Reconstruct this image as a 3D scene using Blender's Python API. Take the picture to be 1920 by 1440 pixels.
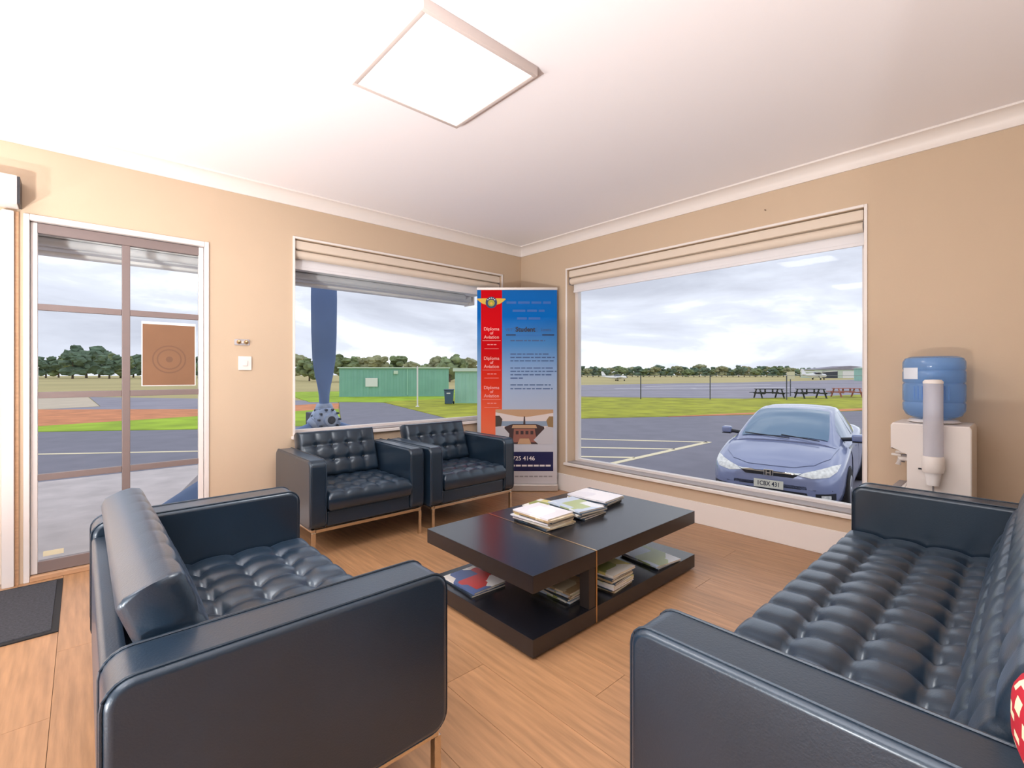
import bpy, bmesh, math, random
from mathutils import Vector, Matrix
from mathutils.bvhtree import BVHTree
R = math.radians
PI = math.pi
random.seed(7)
for o in list(bpy.data.objects): bpy.data.objects.remove(o)
scene = bpy.context.scene
C = scene.collection

# ------------------------------------------------------------------ camera
cam_d = bpy.data.cameras.new('camera'); cam = bpy.data.objects.new('camera', cam_d); C.objects.link(cam)
cam.location = (-3.715, -3.943, 1.22); cam.rotation_euler = (R(90), 0, R(-42.2))
cam_d.sensor_fit = 'HORIZONTAL'; cam_d.sensor_width = 36; cam_d.lens = 16.65
cam_d.shift_y = -20/1920; cam_d.clip_start = 0.02; cam_d.clip_end = 2000
scene.camera = cam
# ------------------------------------------------------------------ sky (bright overcast with soft grey clouds)
w = bpy.data.worlds.new('sky'); scene.world = w; w.use_nodes = True
nt = w.node_tree; nt.nodes.clear()
def wn(t, **k):
    n = nt.nodes.new(t)
    for a, v in k.items(): setattr(n, a, v)
    return n
tc = wn('ShaderNodeTexCoord'); mp = wn('ShaderNodeMapping'); mp.inputs['Scale'].default_value = (1.0, 1.0, 3.4)
nz = wn('ShaderNodeTexNoise'); nz.inputs['Scale'].default_value = 2.6; nz.inputs['Detail'].default_value = 7; nz.inputs['Roughness'].default_value = .55; nz.inputs['Distortion'].default_value = .35
cr = wn('ShaderNodeValToRGB'); e = cr.color_ramp.elements
e[0].position = .33; e[0].color = (.44, .455, .54, 1); e[1].position = .66; e[1].color = (1.08, 1.08, 1.1, 1)
m1 = cr.color_ramp.elements.new(.5); m1.color = (.62, .64, .74, 1)
bg = wn('ShaderNodeBackground'); bg.inputs['Strength'].default_value = 1.5; out = wn('ShaderNodeOutputWorld')
L = nt.links.new
L(tc.outputs['Generated'], mp.inputs['Vector']); L(mp.outputs['Vector'], nz.inputs['Vector'])
L(nz.outputs['Fac'], cr.inputs['Fac']); L(cr.outputs['Color'], bg.inputs['Color']); L(bg.outputs[0], out.inputs['Surface'])
# ------------------------------------------------------------------ room lighting: ceiling panel plus added unseen fill lights
def area(loc, sx, sy, power, col=(1, .97, .94), rot=(0, 0, 0)):
    l = bpy.data.lights.new('panel_and_fill_glow', 'AREA'); l.shape = 'RECTANGLE'; l.size = sx; l.size_y = sy; l.energy = power; l.color = col
    o = bpy.data.objects.new('panel_and_fill_glow', l); o.location = loc; o.rotation_euler = rot; C.objects.link(o); return o
LAMPS = [(-2.46, -2.08), (-4.9, -2.08), (-4.9, -5.2), (-2.46, -5.2)]  # first is the panel in view; the others are added unseen fill
for (x, y) in LAMPS: area((x, y, 2.585), .56, .56, 19)
FILL_UPLIGHTS = [(-6.1, -.9), (-5.9, -2.2), (-5.4, -3.3), (-5.9, -5.0)]      # added unseen fill lights that brighten the ceiling
for (x, y), pw in zip(FILL_UPLIGHTS, (34, 90, 240, 90)): area((x, y, .262), .20, .20, pw, (1, .98, .97), (PI, 0, 0))
vs = scene.view_settings
scene.display_settings.display_device = 'sRGB'
vs.view_transform = 'Standard'; vs.look = 'None'; vs.exposure = 0.0; vs.gamma = 1; vs.use_curve_mapping = False

# ------------------------------------------------------------------ materials
def s2l(c): return tuple((v/12.92 if v <= .04045 else ((v+.055)/1.055)**2.4) for v in c)
def rgb(r, g, b): return s2l((r/255, g/255, b/255))
MATS = {}
def mat(name, col, rough=.6, metal=0, spec=.5, var=0, scale=8, bump=0, bscale=60, coat=0, trans=0, emis=0, rand=0, stretch=None, ior=None):
    m = bpy.data.materials.new(name); m.use_nodes = True; t = m.node_tree; n = t.nodes; b = n['Principled BSDF']
    b.inputs['Base Color'].default_value = (*col, 1); b.inputs['Roughness'].default_value = rough; b.inputs['Metallic'].default_value = metal
    b.inputs['Specular IOR Level'].default_value = spec; b.inputs['Coat Weight'].default_value = coat; b.inputs['Transmission Weight'].default_value = trans
    if ior: b.inputs['IOR'].default_value = ior
    if emis: b.inputs['Emission Color'].default_value = (*col, 1); b.inputs['Emission Strength'].default_value = emis
    src = None
    if var or bump:
        tcn = n.new('ShaderNodeTexCoord'); mpn = n.new('ShaderNodeMapping')
        if stretch: mpn.inputs['Scale'].default_value = stretch
        t.links.new(tcn.outputs['Object'], mpn.inputs['Vector'])
    if var:
        nn = n.new('ShaderNodeTexNoise'); nn.inputs['Scale'].default_value = scale; nn.inputs['Detail'].default_value = 5
        t.links.new(mpn.outputs['Vector'], nn.inputs['Vector'])
        r = n.new('ShaderNodeValToRGB'); r.color_ramp.elements[0].position = .3; r.color_ramp.elements[1].position = .7
        r.color_ramp.elements[0].color = (*[max(0, c*(1-var)) for c in col], 1); r.color_ramp.elements[1].color = (*[min(1, c*(1+var)) for c in col], 1)
        t.links.new(nn.outputs['Fac'], r.inputs['Fac']); src = r.outputs['Color']
    if rand:
        oi = n.new('ShaderNodeObjectInfo'); hs = n.new('ShaderNodeHueSaturation'); mr = n.new('ShaderNodeMapRange')
        mr.inputs['To Min'].default_value = 1-rand; mr.inputs['To Max'].default_value = 1+rand
        t.links.new(oi.outputs['Random'], mr.inputs['Value']); t.links.new(mr.outputs[0], hs.inputs['Value'])
        if src: t.links.new(src, hs.inputs['Color'])
        else: hs.inputs['Color'].default_value = (*col, 1)
        src = hs.outputs['Color']
    if src: t.links.new(src, b.inputs['Base Color'])
    if bump:
        bn = n.new('ShaderNodeTexNoise'); bn.inputs['Scale'].default_value = bscale; bn.inputs['Detail'].default_value = 4
        t.links.new(mpn.outputs['Vector'], bn.inputs['Vector'])
        bp = n.new('ShaderNodeBump'); bp.inputs['Strength'].default_value = bump; bp.inputs['Distance'].default_value = .01
        t.links.new(bn.outputs['Fac'], bp.inputs['Height']); t.links.new(bp.outputs['Normal'], b.inputs['Normal'])
    if name == 'leather':
        b.inputs['Coat Roughness'].default_value = .24; b.inputs['Coat IOR'].default_value = 1.6
        b.inputs['Specular Tint'].default_value = (.7, .86, 1.0, 1); b.inputs['Sheen Weight'].default_value = .12; b.inputs['Sheen Tint'].default_value = (.45, .65, 1, 1); b.inputs['Sheen Roughness'].default_value = .35  # blue tints stand in for window sky reflected on the leather
    MATS[name] = m; return m
def glassmat(name, tint=(1, 1, 1), refl=1.0):
    m = bpy.data.materials.new(name); m.use_nodes = True; t = m.node_tree; n = t.nodes; n.remove(n['Principled BSDF'])
    tr = n.new('ShaderNodeBsdfTransparent'); tr.inputs['Color'].default_value = (*tint, 1)
    gl = n.new('ShaderNodeBsdfGlossy'); gl.inputs['Roughness'].default_value = .01; gl.inputs['Color'].default_value = (refl, refl, refl, 1)
    fr = n.new('ShaderNodeFresnel'); fr.inputs['IOR'].default_value = 1.14; mx = n.new('ShaderNodeMixShader')
    t.links.new(fr.outputs[0], mx.inputs[0]); t.links.new(tr.outputs[0], mx.inputs[1]); t.links.new(gl.outputs[0], mx.inputs[2])
    t.links.new(mx.outputs[0], n['Material Output'].inputs['Surface']); MATS[name] = m; return m
def translucent(name, col, tint, fac, rough=.15):
    m = mat(name, col, rough, spec=.6); t = m.node_tree; n = t.nodes; b = n['Principled BSDF']
    tr = n.new('ShaderNodeBsdfTransparent'); tr.inputs['Color'].default_value = (*tint, 1); mx = n.new('ShaderNodeMixShader'); mx.inputs[0].default_value = fac
    t.links.new(b.outputs[0], mx.inputs[1]); t.links.new(tr.outputs[0], mx.inputs[2]); t.links.new(mx.outputs[0], n['Material Output'].inputs['Surface']); return m
translucent('bottle_blue', rgb(128, 176, 238), (.66, .84, 1), .55)
translucent('cup_clear', rgb(226, 226, 234), (.95, .96, 1), .45)
def blocks(name, cols, scale=(6, 6, 6), rough=.35):
    """printed cover: soft blocks of a few ink colours"""
    m = mat(name, cols[0], rough); t = m.node_tree; n = t.nodes; b = n['Principled BSDF']
    tcn = n.new('ShaderNodeTexCoord'); mpn = n.new('ShaderNodeMapping'); mpn.inputs['Scale'].default_value = scale
    oi = n.new('ShaderNodeObjectInfo'); t.links.new(oi.outputs['Random'], mpn.inputs['Location'])
    vo = n.new('ShaderNodeTexVoronoi'); vo.distance = 'CHEBYCHEV'; vo.inputs['Scale'].default_value = 1
    r = n.new('ShaderNodeValToRGB'); r.color_ramp.interpolation = 'CONSTANT'
    sp = n.new('ShaderNodeSeparateColor')
    for i, c in enumerate(cols):
        el = r.color_ramp.elements[i] if i < 2 else r.color_ramp.elements.new(.5)
        el.position = i/len(cols); el.color = (*c, 1)
    t.links.new(tcn.outputs['Object'], mpn.inputs['Vector']); t.links.new(mpn.outputs['Vector'], vo.inputs['Vector'])
    t.links.new(vo.outputs['Color'], sp.inputs['Color']); t.links.new(sp.outputs['Red'], r.inputs['Fac']); t.links.new(r.outputs['Color'], b.inputs['Base Color'])
    return m
mat('dim_wall_grey', rgb(118, 112, 108), .8)  # dark tone picked so the unseen walls stay dim in leather reflections
mat('wall_paint', rgb(205, 183, 158), .75, var=.03, scale=1.2, bump=.05, bscale=180)
mat('ceiling_paint', rgb(246, 244, 248), .8, bump=.03, bscale=150)
mat('white_trim', rgb(238, 232, 228), .45)
mat('sill_shadow_grey', rgb(158, 152, 152), .5)  # shadow gap behind the sill edge, put into the colour as grey
mat('frame_white', rgb(226, 220, 218), .4)
mat('backlit_muntin', rgb(128, 114, 112), .4)  # backlit darkness of the door bars put into the base colour
mat('timber_sill', rgb(190, 150, 116), .5, var=.12, scale=12, stretch=(.4, 6, 6))
mat('wood', rgb(170, 129, 93), .38, spec=.45, var=.2, scale=5, rand=.07, stretch=(9, .7, 1), bump=.06, bscale=22)
mat('floor_base', rgb(95, 66, 42), .8)
mat('leather', (.006, .017, .034), .36, spec=.5, ior=1.6, coat=.45, bump=.09, bscale=210, var=.2, scale=3)  # base carries some painted-in blue of the reflected sky
mat('leather_button', (.005, .009, .014), .4, spec=.5)
mat('steel', rgb(215, 205, 190), .22, metal=1)
mat('black_wood', (.010, .011, .016), .25, spec=.5, ior=1.65, var=.25, scale=5, stretch=(1, 9, 1))
mat('edge_wood', (.028, .022, .021), .4, var=.2, scale=6)
mat('brass_strip', rgb(205, 178, 138), .25, metal=1)
mat('carpet_mat', (.045, .048, .06), .95, var=.35, scale=90, bump=.6, bscale=260)
mat('rubber', (.012, .012, .014), .8)
glassmat('glass', (.97, .985, .98))
mat('blind_fabric', rgb(226, 212, 196), .7, bump=.05, bscale=200)
mat('blind_shade', rgb(232, 232, 236), .6)
mat('awning_metal', rgb(250, 248, 248), .5, var=.05, scale=3)
mat('poster_paper', rgb(132, 96, 70), .7, var=.06, scale=4)
mat('poster_ring', rgb(118, 86, 66), .7)
mat('paper_white', rgb(238, 236, 236), .6)
mat('pages', rgb(214, 204, 186), .8, var=.25, scale=60, stretch=(.3, .3, 14))
mat('plastic_white', rgb(236, 230, 226), .35)
mat('plastic_grey', rgb(150, 146, 150), .4)
mat('plastic_dark', rgb(40, 40, 46), .4)


mat('bottle_label', rgb(225, 232, 242), .5)
mat('water', rgb(90, 150, 225), .08, trans=.8, ior=1.25)
mat('lamp_diffuser', (1, .97, .95), .5, emis=.8)
mat('lamp_frame', rgb(205, 194, 190), .5)
mat('prop_blue', rgb(112, 140, 190), .42, spec=.4, var=.12, scale=2)
mat('prop_hub', rgb(164, 180, 210), .45, metal=.2, var=.2, scale=9)
mat('prop_dark', rgb(70, 76, 90), .5)
mat('asphalt', rgb(128, 126, 138), .85, var=.08, scale=1.5, bump=.2, bscale=40)
mat('asphalt_old', rgb(150, 146, 158), .9, var=.1, scale=.6)
mat('concrete', rgb(202, 192, 190), .85, var=.13, scale=3.5, bump=.1, bscale=60)
mat('pale_concrete', rgb(206, 190, 168), .9, var=.07, scale=1)
mat('dirt', rgb(214, 140, 96), .95, var=.18, scale=1.2)
mat('grass', rgb(164, 166, 40), .95, var=.3, scale=.9, bump=.3, bscale=6)
mat('grass_lush', rgb(158, 186, 44), .95, var=.25, scale=.8, bump=.3, bscale=6)
mat('grass_dry', rgb(186, 172, 118), .95, var=.14, scale=.05)
mat('line_paint', rgb(240, 226, 190), .7)
mat('line_white', rgb(232, 230, 232), .7)
mat('shed_green', rgb(134, 184, 170), .55, var=.06, scale=1)
mat('shed_green_light', rgb(160, 206, 188), .55, var=.05, scale=1)
mat('shed_roof', rgb(208, 222, 206), .5)
mat('bin_blue', rgb(62, 88, 112), .5)
mat('fence_metal', rgb(150, 152, 156), .5, metal=.3)
mat('fence_dark', rgb(78, 80, 88), .6)
mat('crown_a', rgb(122, 136, 96), .95, var=.45, scale=.55)
mat('crown_b', rgb(142, 144, 108), .95, var=.4, scale=.5)
mat('crown_c', rgb(98, 118, 98), .95, var=.4, scale=.5)
mat('bark', rgb(112, 98, 84), .9, var=.2, scale=2)
mat('plane_white', rgb(240, 240, 242), .35)
mat('plane_dark', rgb(60, 66, 78), .3)
mat('picnic_dark', rgb(52, 56, 52), .8)
mat('picnic_red', rgb(178, 112, 100), .8)
mat('sign_cream', rgb(222, 214, 184), .6)
mat('car_paint', rgb(134, 144, 180), .25, metal=.25, spec=.6, coat=.8)
mat('car_glass', rgb(84, 120, 150), .06, spec=.8, coat=.5)
mat('car_dark', (.012, .014, .02), .4)
mat('car_chrome', rgb(225, 225, 220), .12, metal=1)
mat('headlight', rgb(226, 226, 222), .12, spec=.8, coat=1, var=.25, scale=22)
mat('tyre', (.015, .015, .017), .8)
mat('rim', rgb(170, 172, 178), .3, metal=1)
mat('plate', rgb(222, 220, 206), .4)
mat('ink', rgb(24, 34, 60), .5)
mat('ban_navy', rgb(16, 24, 78), .45)
mat('ban_white', rgb(232, 226, 226), .5)
mat('ban_pink', rgb(246, 176, 172), .5)
mat('ban_bluegrey', rgb(66, 98, 150), .5)
mat('ban_purple', rgb(34, 98, 180), .5)
mat('ban_dark', rgb(14, 52, 98), .5)
mat('ban_mid', rgb(36, 118, 198), .5)
mat('gold', rgb(222, 180, 50), .45)
mat('gold_green', rgb(168, 168, 40), .5)
mat('ph_tan', rgb(196, 158, 124), .5); mat('ph_sky', rgb(226, 216, 214), .5); mat('ph_sea', rgb(140, 160, 184), .5)
mat('ph_dash', rgb(62, 44, 46), .5); mat('ph_panel', rgb(150, 96, 84), .5); mat('ph_shirt', rgb(196, 196, 204), .5); mat('ph_head', rgb(70, 60, 54), .5); mat('ph_hair', rgb(150, 122, 84), .5)
mat('alu', rgb(205, 200, 196), .35, metal=.6)
mat('red_cloth', rgb(176, 12, 40), .8); mat('cream_cloth', rgb(232, 222, 186), .8)
mat('nail_dark', rgb(120, 100, 84), .5)
blocks('cover_photo', [rgb(244, 242, 240), rgb(90, 110, 160), rgb(206, 70, 66), rgb(240, 236, 230)], (7, 9, 1))
blocks('cover_white', [rgb(236, 236, 242), rgb(226, 226, 234), rgb(240, 240, 244), rgb(214, 216, 228)], (5, 8, 1))
blocks('cover_green', [rgb(226, 232, 238), rgb(190, 206, 226), rgb(172, 188, 140), rgb(232, 236, 240)], (6, 7, 1))
blocks('cover_dark', [rgb(44, 58, 72), rgb(60, 76, 92), rgb(36, 44, 54), rgb(196, 186, 120)], (6, 7, 1))
blocks('cover_tan', [rgb(206, 186, 150), rgb(176, 150, 112), rgb(226, 214, 186), rgb(150, 128, 96)], (6, 7, 1))
blocks('cover_yellow', [rgb(214, 206, 130), rgb(226, 226, 220), rgb(150, 160, 90), rgb(196, 190, 196)], (6, 8, 1))
def gradmat(name, stops, axis=2, rough=.45):
    """printed colour ramp running up the sheet"""
    m = mat(name, stops[0][1], .75, spec=.12); t = m.node_tree; n = t.nodes; b = n['Principled BSDF']
    tcn = n.new('ShaderNodeTexCoord'); sx = n.new('ShaderNodeSeparateXYZ'); mr = n.new('ShaderNodeMapRange')
    mr.inputs['From Min'].default_value = 0; mr.inputs['From Max'].default_value = 2.1
    r = n.new('ShaderNodeValToRGB')
    for i, (p, c) in enumerate(stops):
        el = r.color_ramp.elements[i] if i < 2 else r.color_ramp.elements.new(p)
        el.position = p; el.color = (*c, 1)
    t.links.new(tcn.outputs['Object'], sx.inputs[0]); t.links.new(sx.outputs[axis], mr.inputs['Value'])
    t.links.new(mr.outputs[0], r.inputs['Fac']); t.links.new(r.outputs['Color'], b.inputs['Base Color'])
    return m
gradmat('ban_sky', [(.0, rgb(206, 200, 202)), (.99, rgb(20, 104, 186)), (.3, rgb(196, 202, 216)), (.55, rgb(160, 186, 222)), (.72, rgb(84, 146, 210)), (.86, rgb(0, 104, 190))])
gradmat('ban_red', [(.3, rgb(244, 120, 84)), (.95, rgb(206, 0, 20)), (.5, rgb(226, 62, 36)), (.68, rgb(208, 8, 18))])

# ------------------------------------------------------------------ helpers
def link(o, parent=None):
    C.objects.link(o)
    if parent: o.parent = parent
    return o
def empty(name, loc=(0, 0, 0), rz=0):
    o = bpy.data.objects.new(name, None); o.empty_display_size = .1; o.location = loc; o.rotation_euler = (0, 0, rz); C.objects.link(o); return o
def tag(o, label=None, cat=None, group=None, kind=None):
    if label: o['label'] = label
    if cat: o['category'] = cat
    if group: o['group'] = group
    if kind: o['kind'] = kind
    return o
def thing(name, label, cat, loc=(0, 0, 0), rz=0, group=None):
    return tag(empty(name, loc, rz), label, cat, group)
def fin(name, bm, m, parent=None, smooth=40, loc=None, rot=None):
    bmesh.ops.recalc_face_normals(bm, faces=bm.faces[:])
    me = bpy.data.meshes.new(name); bm.to_mesh(me); bm.free()
    for mm in (m if isinstance(m, (list, tuple)) else [m]): me.materials.append(MATS[mm] if isinstance(mm, str) else mm)
    if smooth:
        for p in me.polygons: p.use_smooth = True
        me.set_sharp_from_angle(angle=R(smooth))
    o = bpy.data.objects.new(name, me)
    if loc: o.location = loc
    if rot: o.rotation_euler = rot
    return link(o, parent)
def add_box(bm, lo, hi, bev=0, seg=2, mi=0):
    r = bmesh.ops.create_cube(bm, size=1); vs_ = r['verts']
    for v in vs_:
        v.co = Vector([lo[i]+(v.co[i]+.5)*(hi[i]-lo[i]) for i in range(3)])
    fs = list({f for v in vs_ for f in v.link_faces})
    if mi:
        for f in fs: f.material_index = mi
    if bev:
        es = list({e_ for v in vs_ for e_ in v.link_edges})
        bmesh.ops.bevel(bm, geom=es, offset=bev, segments=seg, profile=.5, affect='EDGES')
    return vs_
def wnorm(o, bev):
    if bev: md = o.modifiers.new('weighted_normals', 'WEIGHTED_NORMAL'); md.keep_sharp = True; md.weight = 100
    return o
def box(name, lo, hi, m, parent=None, bev=0, seg=2, loc=None, rot=None):
    bm = bmesh.new(); add_box(bm, lo, hi, bev, seg); return wnorm(fin(name, bm, m, parent, loc=loc, rot=rot), bev)
def boxes(name, lst, m, parent=None, bev=0):
    bm = bmesh.new()
    for lo, hi in lst: add_box(bm, lo, hi, bev)
    return fin(name, bm, m, parent)
def add_tube(bm, pts, r, n=10, closed=False, cap=True):
    pts = [Vector(p) for p in pts]; rings = []; k = len(pts)
    rad = r if isinstance(r, (list, tuple)) else [r]*k
    for i, p in enumerate(pts):
        if closed: d = pts[(i+1) % k]-pts[i-1]
        else: d = (pts[min(i+1, k-1)]-pts[max(i-1, 0)])
        d.normalize(); a = Vector((0, 0, 1)) if abs(d.z) < .9 else Vector((1, 0, 0))
        u = d.cross(a).normalized(); v = d.cross(u)
        rings.append([bm.verts.new(p+rad[i]*(math.cos(2*PI*j/n)*u+math.sin(2*PI*j/n)*v)) for j in range(n)])
    for i in range(k if closed else k-1):
        A, B = rings[i], rings[(i+1) % k]
        for j in range(n):
            bm.faces.new((A[j], A[(j+1) % n], B[(j+1) % n], B[j]))
    if cap and not closed: bm.faces.new(rings[0]); bm.faces.new(rings[-1])
def tube(name, pts, r, m, parent=None, n=10, closed=False):
    bm = bmesh.new(); add_tube(bm, pts, r, n, closed); return fin(name, bm, m, parent)
def add_lathe(bm, prof, n=24, axis='z', off=(0, 0, 0)):
    rings = []
    for (r, z) in prof:
        ring = []
        for j in range(n):
            a = 2*PI*j/n; x, y = r*math.cos(a), r*math.sin(a)
            p = {'z': (x, y, z), 'y': (x, z, y), 'x': (z, x, y)}[axis]
            ring.append(bm.verts.new(Vector(p)+Vector(off)))
        rings.append(ring)
    for A, B in zip(rings, rings[1:]):
        for j in range(n): bm.faces.new((A[j], A[(j+1) % n], B[(j+1) % n], B[j]))
    bm.faces.new(rings[0]); bm.faces.new(rings[-1])
def lathe(name, prof, m, parent=None, n=24, axis='z', off=(0, 0, 0), smooth=40):
    bm = bmesh.new(); add_lathe(bm, prof, n, axis, off); return fin(name, bm, m, parent, smooth)
def add_prism(bm, poly, a, b, f):
    """extrude 2D polygon; f(u,v,w) -> xyz"""
    A = [bm.verts.new(f(u, v, a)) for u, v in poly]; B = [bm.verts.new(f(u, v, b)) for u, v in poly]
    n = len(poly); bm.faces.new(A); bm.faces.new(B[::-1])
    for i in range(n): bm.faces.new((A[i], A[(i+1) % n], B[(i+1) % n], B[i]))
def prism(name, poly, a, b, f, m, parent=None, bev=0, smooth=40):
    bm = bmesh.new(); add_prism(bm, poly, a, b, f)
    if bev:
        es = [e_ for e_ in bm.edges if len(e_.link_faces) == 2 and any(len(fc.verts) == len(poly) for fc in e_.link_faces)]
        bmesh.ops.bevel(bm, geom=es, offset=bev, segments=3, profile=.5, affect='EDGES')
    return wnorm(fin(name, bm, m, parent, smooth), bev)
XY = lambda u, v, w_: (u, v, w_)
XZ = lambda u, v, w_: (u, w_, v)
YZ = lambda u, v, w_: (w_, u, v)
def rrect(x0, y0, x1, y1, r, n=5):
    pts = []
    for cx, cy, a0 in ((x1-r, y0+r, -90), (x1-r, y1-r, 0), (x0+r, y1-r, 90), (x0+r, y0+r, 180)):
        for k in range(n+1):
            a = R(a0+90*k/n); pts.append((cx+r*math.cos(a), cy+r*math.sin(a)))
    return pts
def copy_tree(o, parent=None):
    c = o.copy(); C.objects.link(c); c.parent = parent
    for ch in list(o.children): copy_tree(ch, c)
    return c
def text_obj(name, body, size, loc, rot, m, parent, align='CENTER', bold=0, xs=1):
    cu = bpy.data.curves.new(name, 'FONT'); cu.body = body; cu.size = size; cu.align_x = align; cu.align_y = 'CENTER'; cu.offset = bold; cu.extrude = .0006; cu.resolution_u = 3
    t = bpy.data.objects.new(name, cu); C.objects.link(t); bpy.context.view_layer.update()
    me = bpy.data.meshes.new_from_object(t.evaluated_get(bpy.context.evaluated_depsgraph_get()))
    bpy.data.objects.remove(t); bpy.data.curves.remove(cu)
    me.materials.clear(); me.materials.append(MATS[m])
    o = bpy.data.objects.new(name, me); o.location = loc; o.rotation_euler = rot; o.scale = (xs, 1, 1); return link(o, parent)

# ================================================================== THE ROOM
HC = 2.64          # ceiling
XW, YS = -6.6, -6.6   # far ends of the room behind the camera
ST = 'structure'
def wall(name, axis, pos, thick, a0, a1, z0, z1, holes, m):
    """wall slab with rectangular openings; axis 'x' runs along x at y=pos..pos+thick"""
    bm = bmesh.new()
    def put(a, b, c, d):
        if b-a < 1e-4 or d-c < 1e-4: return
        lo, hi = ((a, min(pos, pos+thick), c), (b, max(pos, pos+thick), d)) if axis == 'x' else ((min(pos, pos+thick), a, c), (max(pos, pos+thick), b, d))
        add_box(bm, lo, hi)
    cur = a0
    for (h0, h1, c, d) in sorted(holes):
        put(cur, h0, z0, z1); put(h0, h1, z0, c); put(h0, h1, d, z1); cur = h1
    put(cur, a1, z0, z1)
    return tag(fin(name, bm, m, None, smooth=0), kind=ST)
T = .22
DX0, DX1, DZ = -3.97, -3.05, 2.15
WA = (-2.466, -.30, .72, 2.29)
WB = (-3.21, -.70, .295, 2.285)
tag(wall('wall_left', 'x', 0, T, XW, T, -.80, HC, [(DX0, DX1, 0, DZ), (-5.0, -4.03, 0, DZ), WA], 'wall_paint'), 'beige painted wall with the glazed door and propeller window')
tag(wall('wall_right', 'y', 0, T, -4.10, 0, -.80, HC, [WB], 'wall_paint'), 'beige painted wall with the large window over the car park')
tag(wall('wall_front', 'x', -4.10, -.15, -2.95, T, -.80, HC, [], 'wall_paint'), 'beige wall behind the long sofa')
tag(wall('wall_nook', 'y', -2.95, .15, YS, -4.25, -.80, HC, [], 'dim_wall_grey'), 'dark grey return wall behind the viewer')
tag(wall('wall_back', 'x', YS, -.2, XW, -2.80, -.80, HC, [], 'dim_wall_grey'), 'dark grey wall at the back of the room')
tag(wall('wall_far', 'y', XW, -.2, YS-.2, T, -.80, HC, [], 'dim_wall_grey'), 'dark grey wall at the far side of the room')
cl = box('ceiling', (XW-.2, YS-.2, HC), (T, T, HC+.2), 'ceiling_paint'); tag(cl, 'white plaster ceiling', kind=ST)
# cove cornice: quarter-hollow profile mitred by simple overlap-free runs
def cove(s=.095, n=6):
    pts = [(0, 0), (0, -s), (.012, -s)]
    for k in range(n+1):
        a = R(90*k/n); pts.append((.012+(s-.024)*(1-math.cos(a)), -s+.012+(s-.024)*math.sin(a)))
    pts += [(s, -.012), (s, 0)]
    return pts
def cornice(name, f, a, b, lab):
    tag(prism(name, cove(), a, b, f, 'white_trim'), lab, kind=ST)
cornice('trim_1', lambda u, v, w_: (w_, -u, HC+v), XW, 0, 'white cove cornice above the propeller window')
cornice('trim_2', lambda u, v, w_: (-u, w_, HC+v), -4.10, 0, 'white cove cornice above the large window')
cornice('trim_3', lambda u, v, w_: (w_, -4.10+u, HC+v), -2.95, 0, 'white cove cornice behind the long sofa')
# floor: base slab and vinyl planks running along y
fl = box('floor', (XW, YS, -.25), (0, 0, -.012), 'floor_base'); tag(fl, 'honey-coloured wood plank floor', kind=ST)
PW, PL = .19, 1.5
variants = []
for k in range(3):
    bm = bmesh.new(); add_box(bm, (.0008, .0008, -.0119), (PW-.0008, PL-.0008, 0)); me_o = fin('plank', bm, 'wood', fl, smooth=0); variants.append(me_o)
ncol = int(math.ceil(-XW/PW)); nplank = 0
used = [False]*3
for i in range(ncol):
    x0 = -(i+1)*PW; off = (i*.53) % PL
    y = -off
    ys = [0]
    while y > YS:
        if y < -.05: ys.append(y)
        y -= PL
    ys.append(YS)
    for a, b in zip(ys, ys[1:]):
        ln = a-b
        if ln < .05: continue
        if x0 > -2.8 and a < -4.2: continue
        k = (i*7+nplank) % 3
        if abs(ln-PL) < 1e-4:
            if not used[k]: o = variants[k]; used[k] = True
            else: o = variants[k].copy(); C.objects.link(o)
            o.location = (x0, b, 0)
        else:
            bm = bmesh.new(); add_box(bm, (.0008, .0008, -.0119), (PW-.0008, ln-.0008, 0)); o = fin('plank', bm, 'wood', fl, smooth=0); o.location = (x0, b, 0)
        nplank += 1
for k in range(3):
    if not used[k]: bpy.data.objects.remove(variants[k])
# skirting
def skirt(name, lo, hi, lab): tag(box(name, lo, hi, 'white_trim', bev=.004), lab, kind=ST)
skirt('baseboard_left', (-3.04, -.016, 0), (-.016, 0, .15), 'white skirting under the propeller window')
skirt('baseboard_right', (-.016, -4.10, 0), (0, -.0, .175), 'tall white skirting under the large window')
skirt('baseboard_front', (-2.95, -4.10, 0), (-.016, -4.084, .15), 'white skirting behind the long sofa')

# ------------------------------------------------------------------ windows
def window(name, lab, axis, a0, a1, z0, z1, depth, sill_m):
    r = tag(empty(name), lab, kind=ST)
    f = (lambda a, d, z: (a, d, z)) if axis == 'x' else (lambda a, d, z: (d, a, z))
    def bx(nm, a, b, d0, d1, c, d, m, bev=.003):
        p, q = f(a, d0, c), f(b, d1, d)
        return box(nm, tuple(min(p[i], q[i]) for i in range(3)), tuple(max(p[i], q[i]) for i in range(3)), m, r, bev)
    fw = .035
    bx('window_frame', a0, a0+fw, depth, depth+.06, z0, z1, 'frame_white'); bx('window_frame', a1-fw, a1, depth, depth+.06, z0, z1, 'frame_white')
    bx('window_frame', a0+fw, a1-fw, depth, depth+.06, z0, z0+fw, 'frame_white'); bx('window_frame', a0+fw, a1-fw, depth, depth+.06, z1-fw, z1, 'frame_white')
    bx('window_pane', a0+fw, a1-fw, depth+.026, depth+.032, z0+fw, z1-fw, 'glass', 0)
    bx('window_sill', a0-.03, a1+.03, -.035, -.0005, z0-.022, z0+.004, 'white_trim', .006)
    bx('window_sill', a0+.002, a1-.002, 0, depth, z0+.0045, z0+.014, 'sill_shadow_grey', .003)
    for a, b in ((a0-.018, a0-.0005), (a1+.0005, a1+.018)):
        bx('architrave', a, b, -.012, -.0005, z0+.006, z1+.018, 'white_trim', .003)
    bx('architrave', a0-.0005, a1+.0005, -.012, -.0005, z1+.001, z1+.018, 'white_trim', .003)
    return r
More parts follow.
